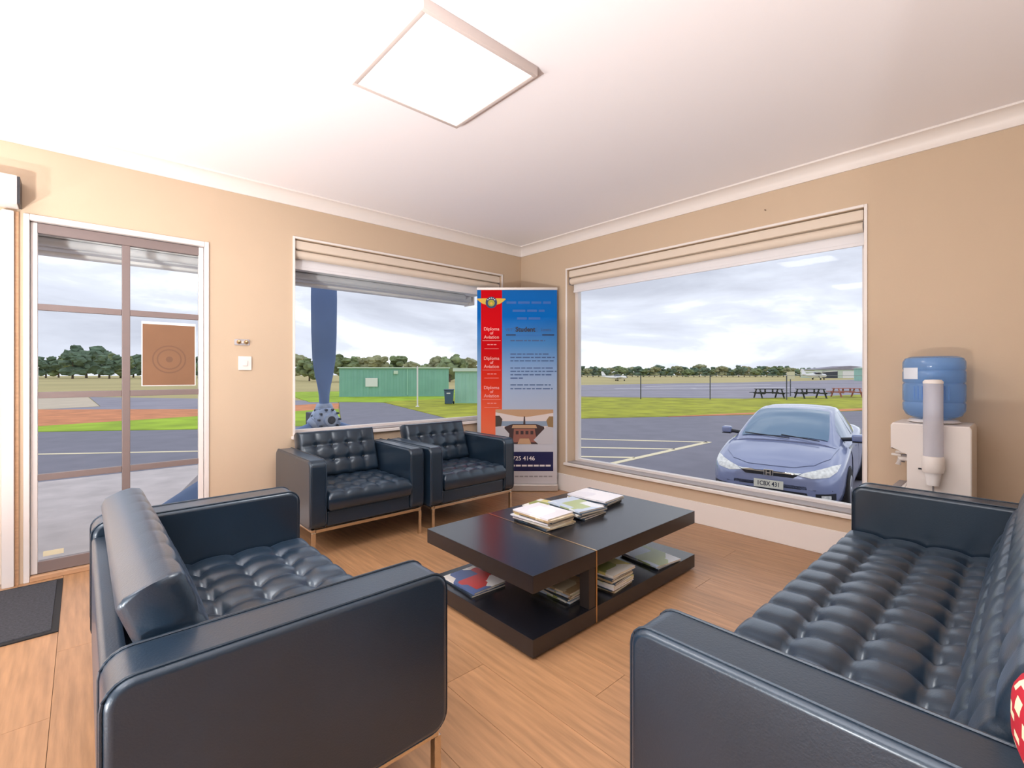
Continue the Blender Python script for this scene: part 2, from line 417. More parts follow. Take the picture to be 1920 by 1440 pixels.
window('window_1', 'window behind the two armchairs looking out at the propeller', 'x', WA[0], WA[1], WA[2], WA[3], .12, 'white_trim')
window('window_2', 'large picture window looking out at the parked car', 'y', WB[0], WB[1], WB[2], WB[3], .12, 'white_trim')
def blind(lab, axis, a0, a1, ztop, sgn=1):
    r = thing('roller_blind', lab, 'roller blind')
    f = (lambda a, d, z: (a, d, z)) if axis == 'x' else (lambda a, d, z: (d, a, z))
    def bx(nm, a, b, d0, d1, c, d, m, bev=.003):
        p, q = f(a, d0, c), f(b, d1, d)
        return box(nm, tuple(min(p[i], q[i]) for i in range(3)), tuple(max(p[i], q[i]) for i in range(3)), m, r, bev)
    bx('head_rail', a0+.004, a1-.004, .012, .09, ztop-.075, ztop-.004, 'blind_fabric', .012)
    tube('fabric_roll', [f(a0+.012, .052, ztop-.112), f(a1-.012, .052, ztop-.112)], .034, 'blind_fabric', r, 20)
    bx('hanging_fabric', a0+.016, a1-.016, .083, .0845, ztop-.20, ztop-.10, 'blind_shade', 0)
    bx('bottom_bar', a0+.014, a1-.014, .076, .092, ztop-.225, ztop-.20, 'blind_shade', .005)
    for a in (a0+.004, a1-.008): bx('bracket', a, a+.004, .02, .08, ztop-.15, ztop-.076, 'plastic_grey', 0)
    return r
blind('cream roller blind rolled up above the two armchairs', 'x', WA[0], WA[1], WA[3])
blind('cream roller blind rolled up at the top of the large window', 'y', WB[0], WB[1], WB[3])

# ------------------------------------------------------------------ glazed door beside the sofa
d1 = tag(empty('door_1'), 'white glazed door of eight panes with a brown paper sheet on it', kind=ST)
for a, b in ((DX0, DX0+.026), (DX1-.026, DX1)): box('door_frame', (a, -.012, 0), (b, .10, DZ), 'frame_white', d1, .004)
box('door_frame', (DX0+.026, -.012, DZ-.035), (DX1-.026, .10, DZ), 'frame_white', d1, .004)
box('threshold', (DX0+.026, -.012, 0), (DX1-.026, .12, .028), 'timber_sill', d1, .004)
lx0, lx1, lz0, lz1 = DX0+.028, DX1-.028, .032, DZ-.038
leaf = [('stile', (lx0, .02, lz0), (lx0+.03, .058, lz1)), ('stile', (lx1-.03, .02, lz0), (lx1, .058, lz1)),
        ('rail', (lx0+.03, .02, lz0), (lx1-.03, .058, lz0+.07)), ('rail', (lx0+.03, .02, lz1-.06), (lx1-.03, .058, lz1))]
for n_, lo, hi in leaf: box(n_, lo, hi, 'frame_white' if n_ == 'stile' else 'backlit_muntin', d1, .004)
vx = -3.505; hz = [.60, 1.09, 1.615]
box('muntin_bar', (vx-.021, .024, lz0+.07), (vx+.021, .054, lz1-.06), 'backlit_muntin', d1, .004)
cols_ = [(lx0+.03, vx-.021), (vx+.021, lx1-.03)]
rows_ = [lz0+.07, *hz, lz1-.06]
for a, b in cols_:
    for z in hz: box('muntin_bar', (a, .024, z-.019), (b, .054, z+.019), 'backlit_muntin', d1, .003)
    for i in range(4):
        z0 = rows_[i]+(.019 if i else 0); z1 = rows_[i+1]-(.019 if i < 3 else 0)
        box('glass_pane', (a, .036, z0), (b, .041, z1), 'glass', d1)
box('sticker', (-3.89, .034, .125), (-3.80, .0358, .155), 'sign_cream', d1)
ps = thing('paper_notice', 'brown paper sheet with a faint round emblem stuck on the door glass', 'poster', (-3.275, .034, 1.345))
box('white_border', (-.151, -.0012, -.210), (.151, 0, .222), 'paper_white', ps)
box('sheet', (-.145, -.0032, -.205), (.145, -.0014, .205), 'poster_paper', ps)
bm = bmesh.new()
for rr in (.095, .07):
    n = 36
    A = [bm.verts.new((rr*math.cos(2*PI*j/n), -.0036, rr*math.sin(2*PI*j/n)-.03)) for j in range(n)]
    B = [bm.verts.new(((rr-.008)*math.cos(2*PI*j/n), -.0036, (rr-.008)*math.sin(2*PI*j/n)-.03)) for j in range(n)]
    for j in range(n): bm.faces.new((A[j], A[(j+1) % n], B[(j+1) % n], B[j]))
add_lathe(bm, [(.02, -.0037), (.02, -.0033)], 20, 'y', (0, 0, -.03))
fin('emblem', bm, 'poster_ring', ps)
# sliding entrance door further along the same wall
d2 = tag(empty('door_2'), 'white sliding entrance door with boxed header beside the glazed door', kind=ST)
box('header_box', (-5.2, -.13, 2.165), (-3.985, -.001, 2.325), 'frame_white', d2, .006)
box('header_end_cap', (-3.985, -.128, 2.17), (-3.975, -.001, 2.32), 'plastic_dark', d2)
box('door_post', (-4.055, -.03, 0), (-4.005, .05, 2.15), 'frame_white', d2, .005)
box('door_seal', (-4.004, -.012, 0), (-3.988, -.001, 2.15), 'timber_sill', d2)
box('door_leaf', (-4.98, .0, .02), (-4.056, .04, 2.15), 'blind_fabric', d2, .004)
box('pull_handle', (-4.12, -.03, .95), (-4.10, -.001, 1.25), 'steel', d2, .004)
# wall fittings
sw = thing('light_switch', 'square white switch plate on the beige wall', 'switch', (-2.822, 0, 1.295))
box('plate', (-.044, -.012, -.052), (.044, -.0005, .052), 'plastic_white', sw, .004)
box('rocker', (-.016, -.018, -.02), (.016, -.0125, .02), 'plastic_white', sw, .003)
kh = thing('door_chime', 'small clear and brass wall fitting above the switch plate', 'wall fitting', (-2.84, 0, 1.45))
box('plate', (-.05, -.008, -.022), (.05, -.0005, .022), 'cup_clear', kh, .006)
for sx in (-.024, .024): lathe('knob', [(.0, -.03), (.012, -.028), (.016, -.02), (.012, -.009)], 'brass_strip', kh, 16, 'y', (sx, 0, 0))
lathe('button', [(0, -.02), (.008, -.018), (.008, -.009)], 'plastic_white', kh, 12, 'y')
tag(lathe('nail', [(.005, -.02), (.005, -.017), (.002, -.017), (.002, -.0005)], 'nail_dark', None, 10, 'x', (0, -2.62, 2.415)), 'tiny nail in the beige wall above the large window', 'nail')
# mat
mt = thing('door_mat', 'dark grey carpet mat with a black edge by the entrance door', 'mat', (-4.42, -.46, 0))
box('carpet', (-.595, -.365, .0005), (.595, .365, .011), 'carpet_mat', mt, .004)
boxes('rubber_edge', [((-.62, -.39, 0), (.62, -.3655, .006)), ((-.62, .3655, 0), (.62, .39, .006)), ((-.62, -.365, 0), (-.5955, .365, .006)), ((.5955, -.365, 0), (.62, .365, .006))], 'rubber', mt)

# ------------------------------------------------------------------ ceiling lamp and added fill lights
def lamp(x, y, lab):
    r = thing('ceiling_light', lab, 'ceiling light', (x, y, HC))
    boxes('frame', [((-.305, -.32, -.045), (.305, -.30, -.0005)), ((-.305, .30, -.045), (.305, .32, -.0005)), ((-.305, -.30, -.045), (-.285, .30, -.0005)), ((.285, -.30, -.045), (.305, .30, -.0005))], 'lamp_frame', r, .002)
    box('diffuser', (-.285, -.30, -.042), (.285, .30, -.036), 'lamp_diffuser', r)
    return r
lamp(*LAMPS[0], 'square white panel light on the ceiling above the seating')
for p in LAMPS[1:]:  # unseen panels added to brighten the room
    l = lamp(*p, 'added square panel fill light out of view behind the seating'); l['group'] = 'added panel fill lights behind the seating area'
for (x, y) in FILL_UPLIGHTS:  # unseen cans added to house the upward fill lights
    r = thing('fill_uplighter', 'added fill light in a white can out of view behind the seating', 'floor lamp', (x, y, 0), group='added fill lights behind the seating area')
    lathe('can', [(.12, .0005), (.125, .01), (.125, .25), (.118, .255), (.112, .25), (.112, .20), (.0, .20)], 'plastic_white', r, 32)
    tube('cable', [(.12, 0, .02), (.2, .03, .006), (.32, .02, .006)], .005, 'plastic_white', r, 8)

# ================================================================== SEATING
def tuft(name, W, D, Tt, nx, ny, parent, loc, rot=(0, 0, 0), amp=.014, btn=.02, res=10, rr=.035, m='leather'):
    ct = bmesh.new(); NX, NY = nx*res, ny*res; V = []
    def h(u, v):
        du = abs(u-round(u)); dv = abs(v-round(v))
        iu = 0 < round(u) < nx; iv = 0 < round(v) < ny
        pu = (1-min(1, du*2))**3 if iu else 0
        pv = (1-min(1, dv*2))**3 if iv else 0
        z = -amp*(.75*pu+1.0*pv)
        if iu and iv: z -= btn*math.exp(-((du*du+dv*dv)/.035))
        return z, pu
    for j in range(NY+1):
        row = []
        for i in range(NX+1):
            u, v = i/res, j/res; x, y = -W/2+W*i/NX, -D/2+D*j/NY
            z, pu = h(u, v)
            e_ = min(W/2-abs(x), D/2-abs(y)); d = 0
            if e_ < rr: d = rr-math.sqrt(max(0, rr*rr-(rr-e_)**2))
            puff = .012*(1-(2*x/W)**2)*(1-(2*y/D)**2)
            row.append(ct.verts.new((x, y, Tt+puff+z*min(1, .35+e_/rr*.65)-d)))
        V.append(row)
    for j in range(NY):
        for i in range(NX): ct.faces.new((V[j][i], V[j][i+1], V[j+1][i+1], V[j+1][i]))
    ring = [V[0][i] for i in range(NX)]+[V[j][NX] for j in range(NY)]+[V[NY][i] for i in range(NX, 0, -1)]+[V[j][0] for j in range(NY, 0, -1)]
    prev = ring
    for (zz, ins) in ((Tt*.55, -.004), (.02, 0), (0, .018)):
        nr = [ct.verts.new((v.co.x*(1-2*ins/W), v.co.y*(1-2*ins/D), zz)) for v in ring]
        for k in range(len(ring)): ct.faces.new((prev[k], nr[k], nr[(k+1) % len(ring)], prev[(k+1) % len(ring)]))
        prev = nr
    ct.faces.new(prev)
    o = fin(name, ct, m, parent, 75, loc, rot)
    b0 = None
    for a in range(1, nx):
        for b in range(1, ny):
            x, y = -W/2+W*a/nx, -D/2+D*b/ny
            puff = .012*(1-(2*x/W)**2)*(1-(2*y/D)**2)
            p = (x, y, Tt+puff-amp*1.75-btn+.004)
            if b0 is None:
                b0 = lathe('button', [(.0, .004), (.007, .003), (.010, 0), (.009, -.004)], 'leather_button', o, 10)
                b0.location = p
            else:
                c = b0.copy(); C.objects.link(c); c.location = p
    return o
def arm_slab(lo, hi, y0, z0, y1, z1, rad, b, parent):
    """padded arm: rounded-rectangle slab whose side faces roll over into the rim"""
    bm = bmesh.new(); secs = []
    for k in range(5):
        t = R(90*k/4); secs.append((lo+b*(1-math.sin(t)), b*(1-math.cos(t))))
    secs = [(lo+b*(1-math.sin(R(90*k/4))), b*(1-math.cos(R(90*k/4)))) for k in range(4, -1, -1)]+[(hi-b*(1-math.sin(R(90*k/4))), b*(1-math.cos(R(90*k/4)))) for k in range(5)]
    rings = [[bm.verts.new((x, p, q)) for p, q in rrect(y0+i, z0+i, y1-i, z1-i, rad-i, 6)] for x, i in secs]
    n = len(rings[0])
    for A, B in zip(rings, rings[1:]):
        for j in range(n):
            bm.faces.new((A[j], A[(j+1) % n], B[(j+1) % n], B[j]))
    bm.faces.new(rings[0]); bm.faces.new(rings[-1])
    return wnorm(fin('arm', bm, 'leather', parent, 45), 1)
def sofa(name, label, cat, loc, rz, W, D, arm, ncol, group=None, back_rows=3):
    """local frame: faces -y, front at y=0, back at y=D, centred on x, floor z=0"""
    r = thing(name, label, cat, loc, rz, group)
    AZ0, AZ1 = .20, .65
    inner = W-2*arm
    for s in (-1, 1):
        x0, x1 = (s*W/2, s*(W/2-arm)); lo, hi = min(x0, x1), max(x0, x1)
        a = arm_slab(lo, hi, 0, AZ0, D, AZ1, .05, .018, r)
        for xx in (lo+.012, hi-.012):
            pts = [(xx, p[0], p[1]) for p in rrect(-.001, AZ0-.001, D+.001, AZ1+.001, .051)]
            tube('piping', pts, .0034, 'leather', a, 6, True)
    box('seat_base', (-inner/2+.001, .015, AZ0+.005), (inner/2-.001, D-.052, .305), 'leather', r, .012, 3)
    box('back_frame', (-inner/2+.001, D-.05, AZ0), (inner/2-.001, D, .60), 'leather', r, .015, 3)
    SD = D-.165+.015
    tuft('seat_cushion', inner-.006, SD, .128, ncol, 4, r, (0, -.015+SD/2, .306), amp=.019, btn=.022)
    bt, bh, th = .13, .356, R(20)
    # cushion leans back over the low back frame; its local z is the tufted face
    tuft('back_cushion', inner-.012, bh, bt, ncol, back_rows, r, (0, D-.02-math.sin(th)*bh/2, .735-math.cos(th)*bh/2), (R(90)-th, 0, 0), amp=.009, btn=.015, rr=.028)
    # steel sled frame
    for s in (-1, 1):
        x = s*(W/2-.03)
        box('rail', (x-.012, .02, .178), (x+.012, D-.02, .199), 'steel', r, .002)
        for y in (.012, D-.034): box('leg', (x-.012, y, 0), (x+.012, y+.022, .178 if True else .2), 'steel', r, .002)
    for y in (.012, D-.034): box('rail', (-W/2+.043, y, .178), (W/2-.043, y+.022, .199), 'steel', r, .002)
    return r
# two-seater: faces +x ; front at x=-2.935, back at -3.69
sofa('sofa', 'short black leather two-seat sofa beside the glazed door', 'sofa', (-2.935, -2.105, 0), R(90), 1.41, .755, .15, 8)
# long three-seater: faces +y ; front at y=-3.32
sofa('sofa', 'long black leather three-seat sofa in front of the water cooler', 'sofa', (-1.735, -3.32, 0), R(180), 2.11, .755, .14, 13)
sofa('armchair', 'black leather armchair in front of the propeller', 'armchair', (-2.207, -.815, 0), 0, .85, .74, .115, 5)
sofa('armchair', 'black leather armchair next to the red and blue banner', 'armchair', (-1.325, -.865, 0), 0, .86, .74, .115, 5)
# patterned cushion at the near end of the long sofa
cu = thing('cushion', 'red and cream patterned cushion tucked behind the long sofa arm', 'cushion', (-2.745, -3.99, .664), R(12))
bm = bmesh.new(); n = 14
for s in (-1, 1):
    g = [[bm.verts.new(((i/n-.5)*.17, s*.065*math.sqrt(max(0, (1-(2*i/n-1)**4)*(1-(2*j/n-1)**4))), j/n*.135)) for i in range(n+1)] for j in range(n+1)]
    for j in range(n):
        for i in range(n):
            f = bm.faces.new((g[j][i], g[j][i+1], g[j+1][i+1], g[j+1][i])); f.material_index = 1 if math.sin(i*1.25)*math.sin(j*1.4+.8) > .45 else 0
bmesh.ops.remove_doubles(bm, verts=bm.verts[:], dist=1e-5)
fin('cover', bm, ['red_cloth', 'cream_cloth'], cu, 80)

# ================================================================== COFFEE TABLE
TX0, TX1, TY0, TY1 = -2.305, -.885, -2.52, -1.69
ct_ = thing('coffee_table', 'low black two-tier coffee table with a metal strip across the top', 'coffee table', ((TX0+TX1)/2, (TY0+TY1)/2, 0))
hx, hy = (TX1-TX0)/2, (TY1-TY0)/2; sp = -1.873-(TX0+TX1)/2
box('lower_shelf', (-hx, -hy, .012), (hx, hy, .092), 'black_wood', ct_, .003)
for x in (-hx+.06, hx-.1):
    for y in (-hy+.05, hy-.09): box('foot', (x, y, 0), (x+.04, y+.04, .0118), 'rubber', ct_)
box('top_board', (-hx, -hy, .285), (sp-.005, hy, .362), 'black_wood', ct_, .003)
box('top_board', (sp+.005, -hy, .285), (hx, hy, .362), 'black_wood', ct_, .003)
box('metal_strip', (sp-.005, -hy-.0015, .286), (sp+.005, hy, .3632), 'brass_strip', ct_)
box('upright_post', (sp-.055, -hy+.002, .0925), (sp-.0055, -hy+.06, .2848), 'edge_wood', ct_, .002)
box('upright_post', (sp-.055, hy-.06, .0925), (sp-.0055, hy-.002, .2848), 'edge_wood', ct_, .002)
box('metal_strip', (sp-.005, -hy-.0015, .0125), (sp+.005, -hy+.012, .2855), 'brass_strip', ct_)
box('centre_support', (sp+.006, -.02, .0925), (hx-.35, .03, .2848), 'edge_wood', ct_, .002)

# ------------------------------------------------------------------ magazines
def mag(x, y, z, w_, d, t, rz, cover, label, group=None, page='pages'):
    r = thing('magazine', label, 'magazine', (x, y, z), R(rz), group)
    box('back_cover', (-w_/2, -d/2, 0), (w_/2, d/2, .0008), cover, r)
    box('pages', (-w_/2+.002, -d/2+.002, .0008), (w_/2-.0015, d/2-.002, t-.0008), page, r)
    box('front_cover', (-w_/2, -d/2, t-.0008), (w_/2, d/2, t), cover, r)
    box('spine', (-w_/2-.0008, -d/2, 0), (-w_/2, d/2, t), cover, r)
    return z+t
rnd = random.Random(3)
zt = .362+.0013
ORD = ['bottom', 'second', 'third', 'fourth', 'fifth', 'sixth', 'seventh', 'eighth', 'ninth']
def stack(x, y, z, n, kinds, tops, base_lab, group, rz0=0, w0=.21, d0=.285, t=(.005, .011), jit=.018, top_label=None):
    for i in range(n):
        last = i == n-1
        k = tops if last else kinds[i % len(kinds)]
        tt = rnd.uniform(*t)
        lab = top_label if last else (('bottom magazine of ' if i == 0 else ORD[i]+' magazine up from the bottom of ')+base_lab)
        z = mag(x+rnd.uniform(-jit, jit), y+rnd.uniform(-jit, jit), z, w0+rnd.uniform(-.008, .008), d0+rnd.uniform(-.01, .008), tt, rz0+rnd.uniform(-5, 5), k, lab, group)
    return z
# on the table top: tall stack, middle pair, far pair
stack(-1.74, -2.035, zt, 8, ['cover_dark', 'cover_tan', 'cover_yellow', 'cover_tan', 'cover_white'], 'cover_white', 'the tall stack on the table top', 'magazines in the tall stack on the table top', 0, .215, .28, (.006, .010), .012, 'white-covered magazine on top of the tall stack on the table')
stack(-1.455, -2.04, zt, 5, ['cover_dark', 'cover_dark', 'cover_yellow'], 'cover_green', 'the middle stack on the table top', 'magazines in the middle stack on the table top', -2, .215, .285, (.007, .011), .01, 'pale green and white magazine on top of the middle stack')
stack(-1.145, -1.95, zt, 4, ['cover_dark', 'cover_white', 'cover_dark'], 'cover_white', 'the window-end stack on the table top', 'magazines in the window-end stack on the table top', 3, .22, .30, (.007, .011), .014, 'white-covered magazine on top of the window-end stack')
mag(-1.50, -1.78, zt, .20, .15, .006, 8, 'cover_yellow', 'yellow-green leaflet lying behind the stacks on the table top')
# on the lower shelf
zl = .0925
z = mag(-2.155, -1.915, zl, .215, .28, .009, -3, 'cover_dark', 'dark magazine under the red and white one on the lower shelf')
mag(-2.15, -1.91, z, .21, .275, .01, 1, 'cover_photo', 'red, white and blue picture magazine lying on the lower shelf')
stack(-1.868, -2.29, zl, 6, ['cover_green', 'cover_yellow', 'cover_dark', 'cover_tan'], 'cover_tan', 'the short lower-shelf stack behind the upright post', 'magazines behind the upright post on the lower shelf', 2, .19, .26, (.007, .011), .005, 'tan magazine on top of the lower-shelf stack behind the upright post')
stack(-1.615, -2.36, zl, 9, ['cover_tan', 'cover_dark', 'cover_white', 'cover_yellow', 'cover_dark'], 'cover_yellow', 'the tall lower-shelf stack beside the upright post', 'magazines in the tall stack on the lower shelf', 3, .195, .27, (.008, .013), .007, 'yellow-edged magazine on top of the tall lower-shelf stack')
stack(-1.145, -2.37, zl, 2, ['cover_green'], 'cover_green', 'the green and white pair on the lower shelf', None, -4, .22, .275, (.008, .011), .008, 'green and pale blue magazine on top of the pair on the lower shelf')

# ================================================================== PULL-UP BANNER
bn = thing('pull_up_banner', 'tall red and blue pull-up banner standing in the corner', 'banner', (-.368, -.331, 0), R(-42.2))
BW = .415
box('base_cassette', (-BW-.008, -.045, .0), (BW+.008, .055, .075), 'alu', bn, .012, 3)
box('top_rail', (-BW-.004, -.012, 2.085), (BW+.004, .014, 2.112), 'alu', bn, .004)
tube('support_pole', [(0, .035, .075), (0, .016, 2.09)], .009, 'alu', bn, 10)
sheet = box('printed_sheet', (-BW, -.002, .075), (BW, 0, 2.087), 'ban_sky', bn)
def bp(name, x0, z0, x1, z1, m, d=.001, parent=sheet): return box(name, (x0, -.002-d, z0), (x1, -.002, z1), m, parent)
bp('red_stripe', -.375, .075, -.157, 2.087, 'ban_red', .0008)
# winged emblem
bm = bmesh.new()
wing = [(0, .03), (.05, .045), (.145, .042), (.15, .034), (.12, .008), (.09, -.012), (.05, -.024), (0, -.03)]
for s in (-1, 1): add_prism(bm, [(s*a, b) for a, b in wing], -.0032, -.0052, lambda u, v, w_: (-.268+u, w_, 1.955+v))
fin('wings_emblem', bm, 'gold', sheet, 0)
lathe('emblem_disc', [(.06, -.0068), (.06, -.0052)], 'ban_dark', sheet, 24, 'y', (-.268, 0, 1.955))
lathe('emblem_centre', [(.035, -.0078), (.035, -.0068)], 'gold_green', sheet, 20, 'y', (-.268, 0, 1.95))
for k in range(5): lathe('emblem_star', [(.006, -.0078), (.006, -.0068)], 'paper_white', sheet, 8, 'y', (-.268+.046*math.cos(R(40+25*k)), 0, 1.955+.046*math.sin(R(40+25*k))))
lathe('emblem_rosette', [(.014, -.0088), (.014, -.0078)], 'gold', sheet, 12, 'y', (-.268, 0, 1.945))
RX = (R(90), 0, 0)
def btxt(body, size, x, z, m, bold=.0, xs=1, align='CENTER'): return text_obj('lettering', body, size, (x, -.0036, z), RX, m, sheet, align, bold, xs)
for zc in (1.64, 1.335, 1.03):
    btxt('Diploma', .047, -.266, zc+.04, 'ban_pink', .0006); btxt('of', .042, -.266, zc-.003, 'ban_pink', .0006); btxt('Aviation', .047, -.266, zc-.045, 'ban_pink', .0006)
    bp('rule', -.36, zc-.082, -.172, zc-.079, 'ban_pink', .0014)
    for k in range(3): bp('small_print', -.31+k*.034, zc-.125, -.31+k*.034+.026, zc-.118, 'ban_pink', .0014)
    bp('rule', -.34, zc-.166, -.192, zc-.163, 'ban_pink', .0014)
# faint headings on the blue
for zz, ww in ((1.955, (.10, .12, .10, .08)), (1.87, (.13, .10, .06)), (1.79, (.10, .12))):
    x = .12-(sum(ww)+.02*(len(ww)-1))/2
    for a in ww: bp('faint_heading', x, zz-.012, x+a, zz+.012, 'ban_purple', .0008); x += a+.02
btxt('VET', .046, -.085, 1.672, 'ban_bluegrey'); btxt('Student', .066, .085, 1.675, 'ink', .0022); btxt('Loans', .046, .30, 1.672, 'ban_bluegrey')
bp('divider', -.032, 1.65, -.029, 1.705, 'ban_bluegrey'); bp('divider', .205, 1.65, .208, 1.705, 'ban_bluegrey')
bp('dark_bar', -.115, 1.612, -.015, 1.626, 'ban_dark'); bp('dark_bar', .26, 1.612, .385, 1.626, 'ban_dark'); bp('mid_bar', -.01, 1.606, .255, 1.624, 'ban_mid')
lines = [(1.56, .36), (1.42, .40), (1.385, .46), (1.35, .45), (1.275, .45), (1.24, .48), (1.205, .44), (1.17, .13), (1.10, .42), (1.06, .44)]
for zz, ln in lines:
    x = -.07
    while x < -.07+ln:
        a = rnd.choice((.03, .045, .06, .075)); a = min(a, -.07+ln-x)
        if a > .006: bp('text_line', x, zz-.006, x+a, zz+.006, 'ban_bluegrey', .0008)
        x += a+.011
# cockpit picture
PX0, PX1, PZ0, PZ1 = -.225, .375, .485, .845
ph = bp('cockpit_picture', PX0, PZ0, PX1, PZ1, 'ph_sky', .0022)
def pp(poly, m, d): 
    w0, h0 = PX1-PX0, PZ1-PZ0
    bm = bmesh.new(); add_prism(bm, [(PX0+a*w0, PZ0+b*h0) for a, b in poly], -.0042, -.0042-d, XZ); fin('picture_area', bm, m, sheet, 0)
pp([(0, .52), (1, .52), (1, .66), (0, .66)], 'ph_sea', .0004)
pp([(0, 1), (1, 1), (1, .90), (.62, .80), (.52, .78), (.38, .80), (0, .92)], 'ph_tan', .0005)
pp([(.49, .8), (.51, .8), (.52, .55), (.48, .55)], 'ph_dash', .0006)
pp([(.1, 0), (.9, 0), (.84, .5), (.7, .58), (.3, .58), (.16, .5)], 'ph_dash', .0007)
pp([(.3, .05), (.72, .05), (.68, .44), (.32, .44)], 'ph_panel', .0009)
pp([(.28, .46), (.72, .46), (.7, .55), (.3, .55)], 'ph_tan', .0009)
for k in range(4): pp([(.35+k*.085, .28), (.40+k*.085, .28), (.40+k*.085, .38), (.35+k*.085, .38)], 'ph_dash', .0011)
pp([(.38, .0), (.62, .0), (.58, .16), (.42, .16)], 'ph_tan', .0011)
pp([(0, 0), (.22, 0), (.24, .3), (.12, .52), (0, .55)], 'ph_shirt', .0013); pp([(0, .5), (.1, .52), (.12, .72), (.07, .82), (0, .82)], 'ph_head', .0015)
pp([(1, 0), (.74, 0), (.66, .12), (.88, .5), (1, .52)], 'ph_shirt', .0013); pp([(1, .48), (.91, .5), (.88, .68), (.93, .8), (1, .8)], 'ph_hair', .0015)
bp('navy_box', -.225, .205, .375, .405, 'ban_navy', .0016)
btxt('(08) 9725 4146', .062, -.20, .335, 'ban_white', .001, 1, 'LEFT')
for k in range(9): bp('address_mark', -.20+k*.062, .252, -.20+k*.062+.052, .270, 'ban_white', .0024)
for k in range(12): bp('footer_mark', -.225+k*.05, .142, -.225+k*.05+.04, .155, 'plastic_grey', .0012)

# ================================================================== WATER COOLER (front faces +y, side with cup tube faces the seating)
wc = thing('water_cooler', 'white water cooler with tap recess beside the large window', 'water cooler', (-.20, -3.565, 0))
prof = [(-.165, .02), (.10, .02), (.10, .60), (.085, .62), (.085, .78), (.165, .80), (.165, .93), (.155, .945), (-.155, .945), (-.165, .93)]
prism('body', prof, -.155, .155, lambda u, v, w_: (w_, u, v), 'plastic_white', wc, .008)
prism('front_cover', [(.1012, .05), (.125, .05), (.125, .585), (.1012, .60)], -.15, .15, lambda u, v, w_: (w_, u, v), 'plastic_white', wc, .004)
box('drip_tray', (-.10, .126, .56), (.10, .165, .585), 'plastic_grey', wc, .004)
box('side_seam', (-.157, -.02, .03), (-.1555, -.012, .93), 'plastic_grey', wc)
for sx, m in ((-.06, 'plastic_white'), (.06, 'plastic_grey')):
    tp = tube('tap', [(sx, .086, .735), (sx, .14, .735), (sx, .145, .70)], .014, m, wc, 10)
    box('tap_lever', (sx-.012, .13, .75), (sx+.012, .175, .762), 'plastic_white', tp, .003)
box('indicator', (-.158, .02, .70), (-.1555, .045, .708), 'plastic_dark', wc)
for k in range(5): box('foot', (-.14+.0*k, -.15, 0), (-.11, -.12, .0195), 'plastic_dark', wc) if k == 0 else None
for (fx, fy) in ((.11, -.15), (-.14, .06), (.11, .06)): box('foot', (fx, fy, 0), (fx+.03, fy+.03, .0195), 'plastic_dark', wc)
lathe('bottle_collar', [(.10, .946), (.115, .952), (.10, .965), (.06, .966)], 'plastic_white', wc, 28)
tb = tube('cup_tube', [(-.198, -.02, .785), (-.198, -.02, 1.165)], .041, 'cup_clear', wc, 24)
lathe('cup_tube_cap', [(.042, 1.166), (.042, 1.176), (.034, 1.186), (.0, 1.188)], 'plastic_white', tb, 24, 'z', (-.198, -.02, 0))
lathe('cup_holder', [(.042, .70), (.047, .72), (.047, .775), (.043, .784)], 'plastic_white', wc, 24, 'z', (-.203, -.02, 0))
box('holder_bracket', (-.1575, -.045, .71), (-.1552, .005, .78), 'plastic_white', wc)
lathe('paper_cup', [(.026, .632), (.035, .699)], 'paper_white', wc, 20, 'z', (-.203, -.02, 0))
wb = thing('water_bottle', 'translucent blue water bottle upside down on the cooler', 'bottle', (-.20, -3.565, .9662))
bprof = [(.045, .0005), (.09, .008), (.118, .022), (.132, .05), (.134, .085), (.129, .095), (.134, .105), (.134, .19), (.128, .20), (.134, .21), (.134, .26), (.129, .27), (.134, .28), (.134, .315), (.124, .337), (.10, .347), (.06, .343), (.0, .338)]
lathe('bottle_body', bprof, 'bottle_blue', wb, 40)
bm = bmesh.new()
for k in range(9):
    a = R(150+k*8); add_tube(bm, [(.1345*math.cos(a), .1345*math.sin(a), .11), (.1345*math.cos(a), .1345*math.sin(a), .185)], .003, 6)
fin('grip_ribs', bm, 'bottle_blue', wb)
bm = bmesh.new(); vv = []
for k in range(9):
    a = R(118+k*5); vv.append((bm.verts.new((.1362*math.cos(a), .1362*math.sin(a), .222)), bm.verts.new((.1362*math.cos(a), .1362*math.sin(a), .285))))
for A, B in zip(vv, vv[1:]): bm.faces.new((A[0], B[0], B[1], A[1]))
fin('bottle_label', bm, 'bottle_label', wb)

# ================================================================== OUTSIDE
GZ = -.78
def ground(name, poly, m, z1, lab, z0=-1.2): return tag(prism(name, poly, z0, z1, XY, m, None, smooth=0), lab, kind=ST)
ground('ground', [(-300, -120), (500, -120), (500, 500), (-300, 500)], 'grass_dry', GZ-.04, 'dry grass field')
ground('asphalt_yard', [(-30, -30), (-30, 36.0), (-15, 25.7), (-.54, 16.0), (2.5, 14.7), (4.27, 15.45), (9.97, 29.75), (11.5, 25.8), (7.33, 10.0), (12.5, 9.56), (19.9, 5.35), (27.3, 2.19), (45, -6), (45, -30)], 'asphalt', GZ, 'grey asphalt yard around the building', -1.0)
ground('grass_verge', [(7.33, 10.03), (12.5, 9.6), (19.9, 5.4), (27.3, 2.24), (45, -5.9), (70, -8), (50.6, 6.8), (34.7, 11.2), (26.9, 21.6), (24, 27), (13, 27), (11.55, 25.8)], 'grass', GZ+.015, 'mown yellow-green grass beyond the asphalt', -1.0)
ground('grass_strip', [(-15, 25.75), (-.54, 16.05), (2.5, 14.75), (4.25, 15.5), (6.9, 22.2), (.46, 22.2), (-4.97, 21.2), (-15, 28.0)], 'grass_lush', GZ+.015, 'bright green grass strip outside the glazed door', -1.0)
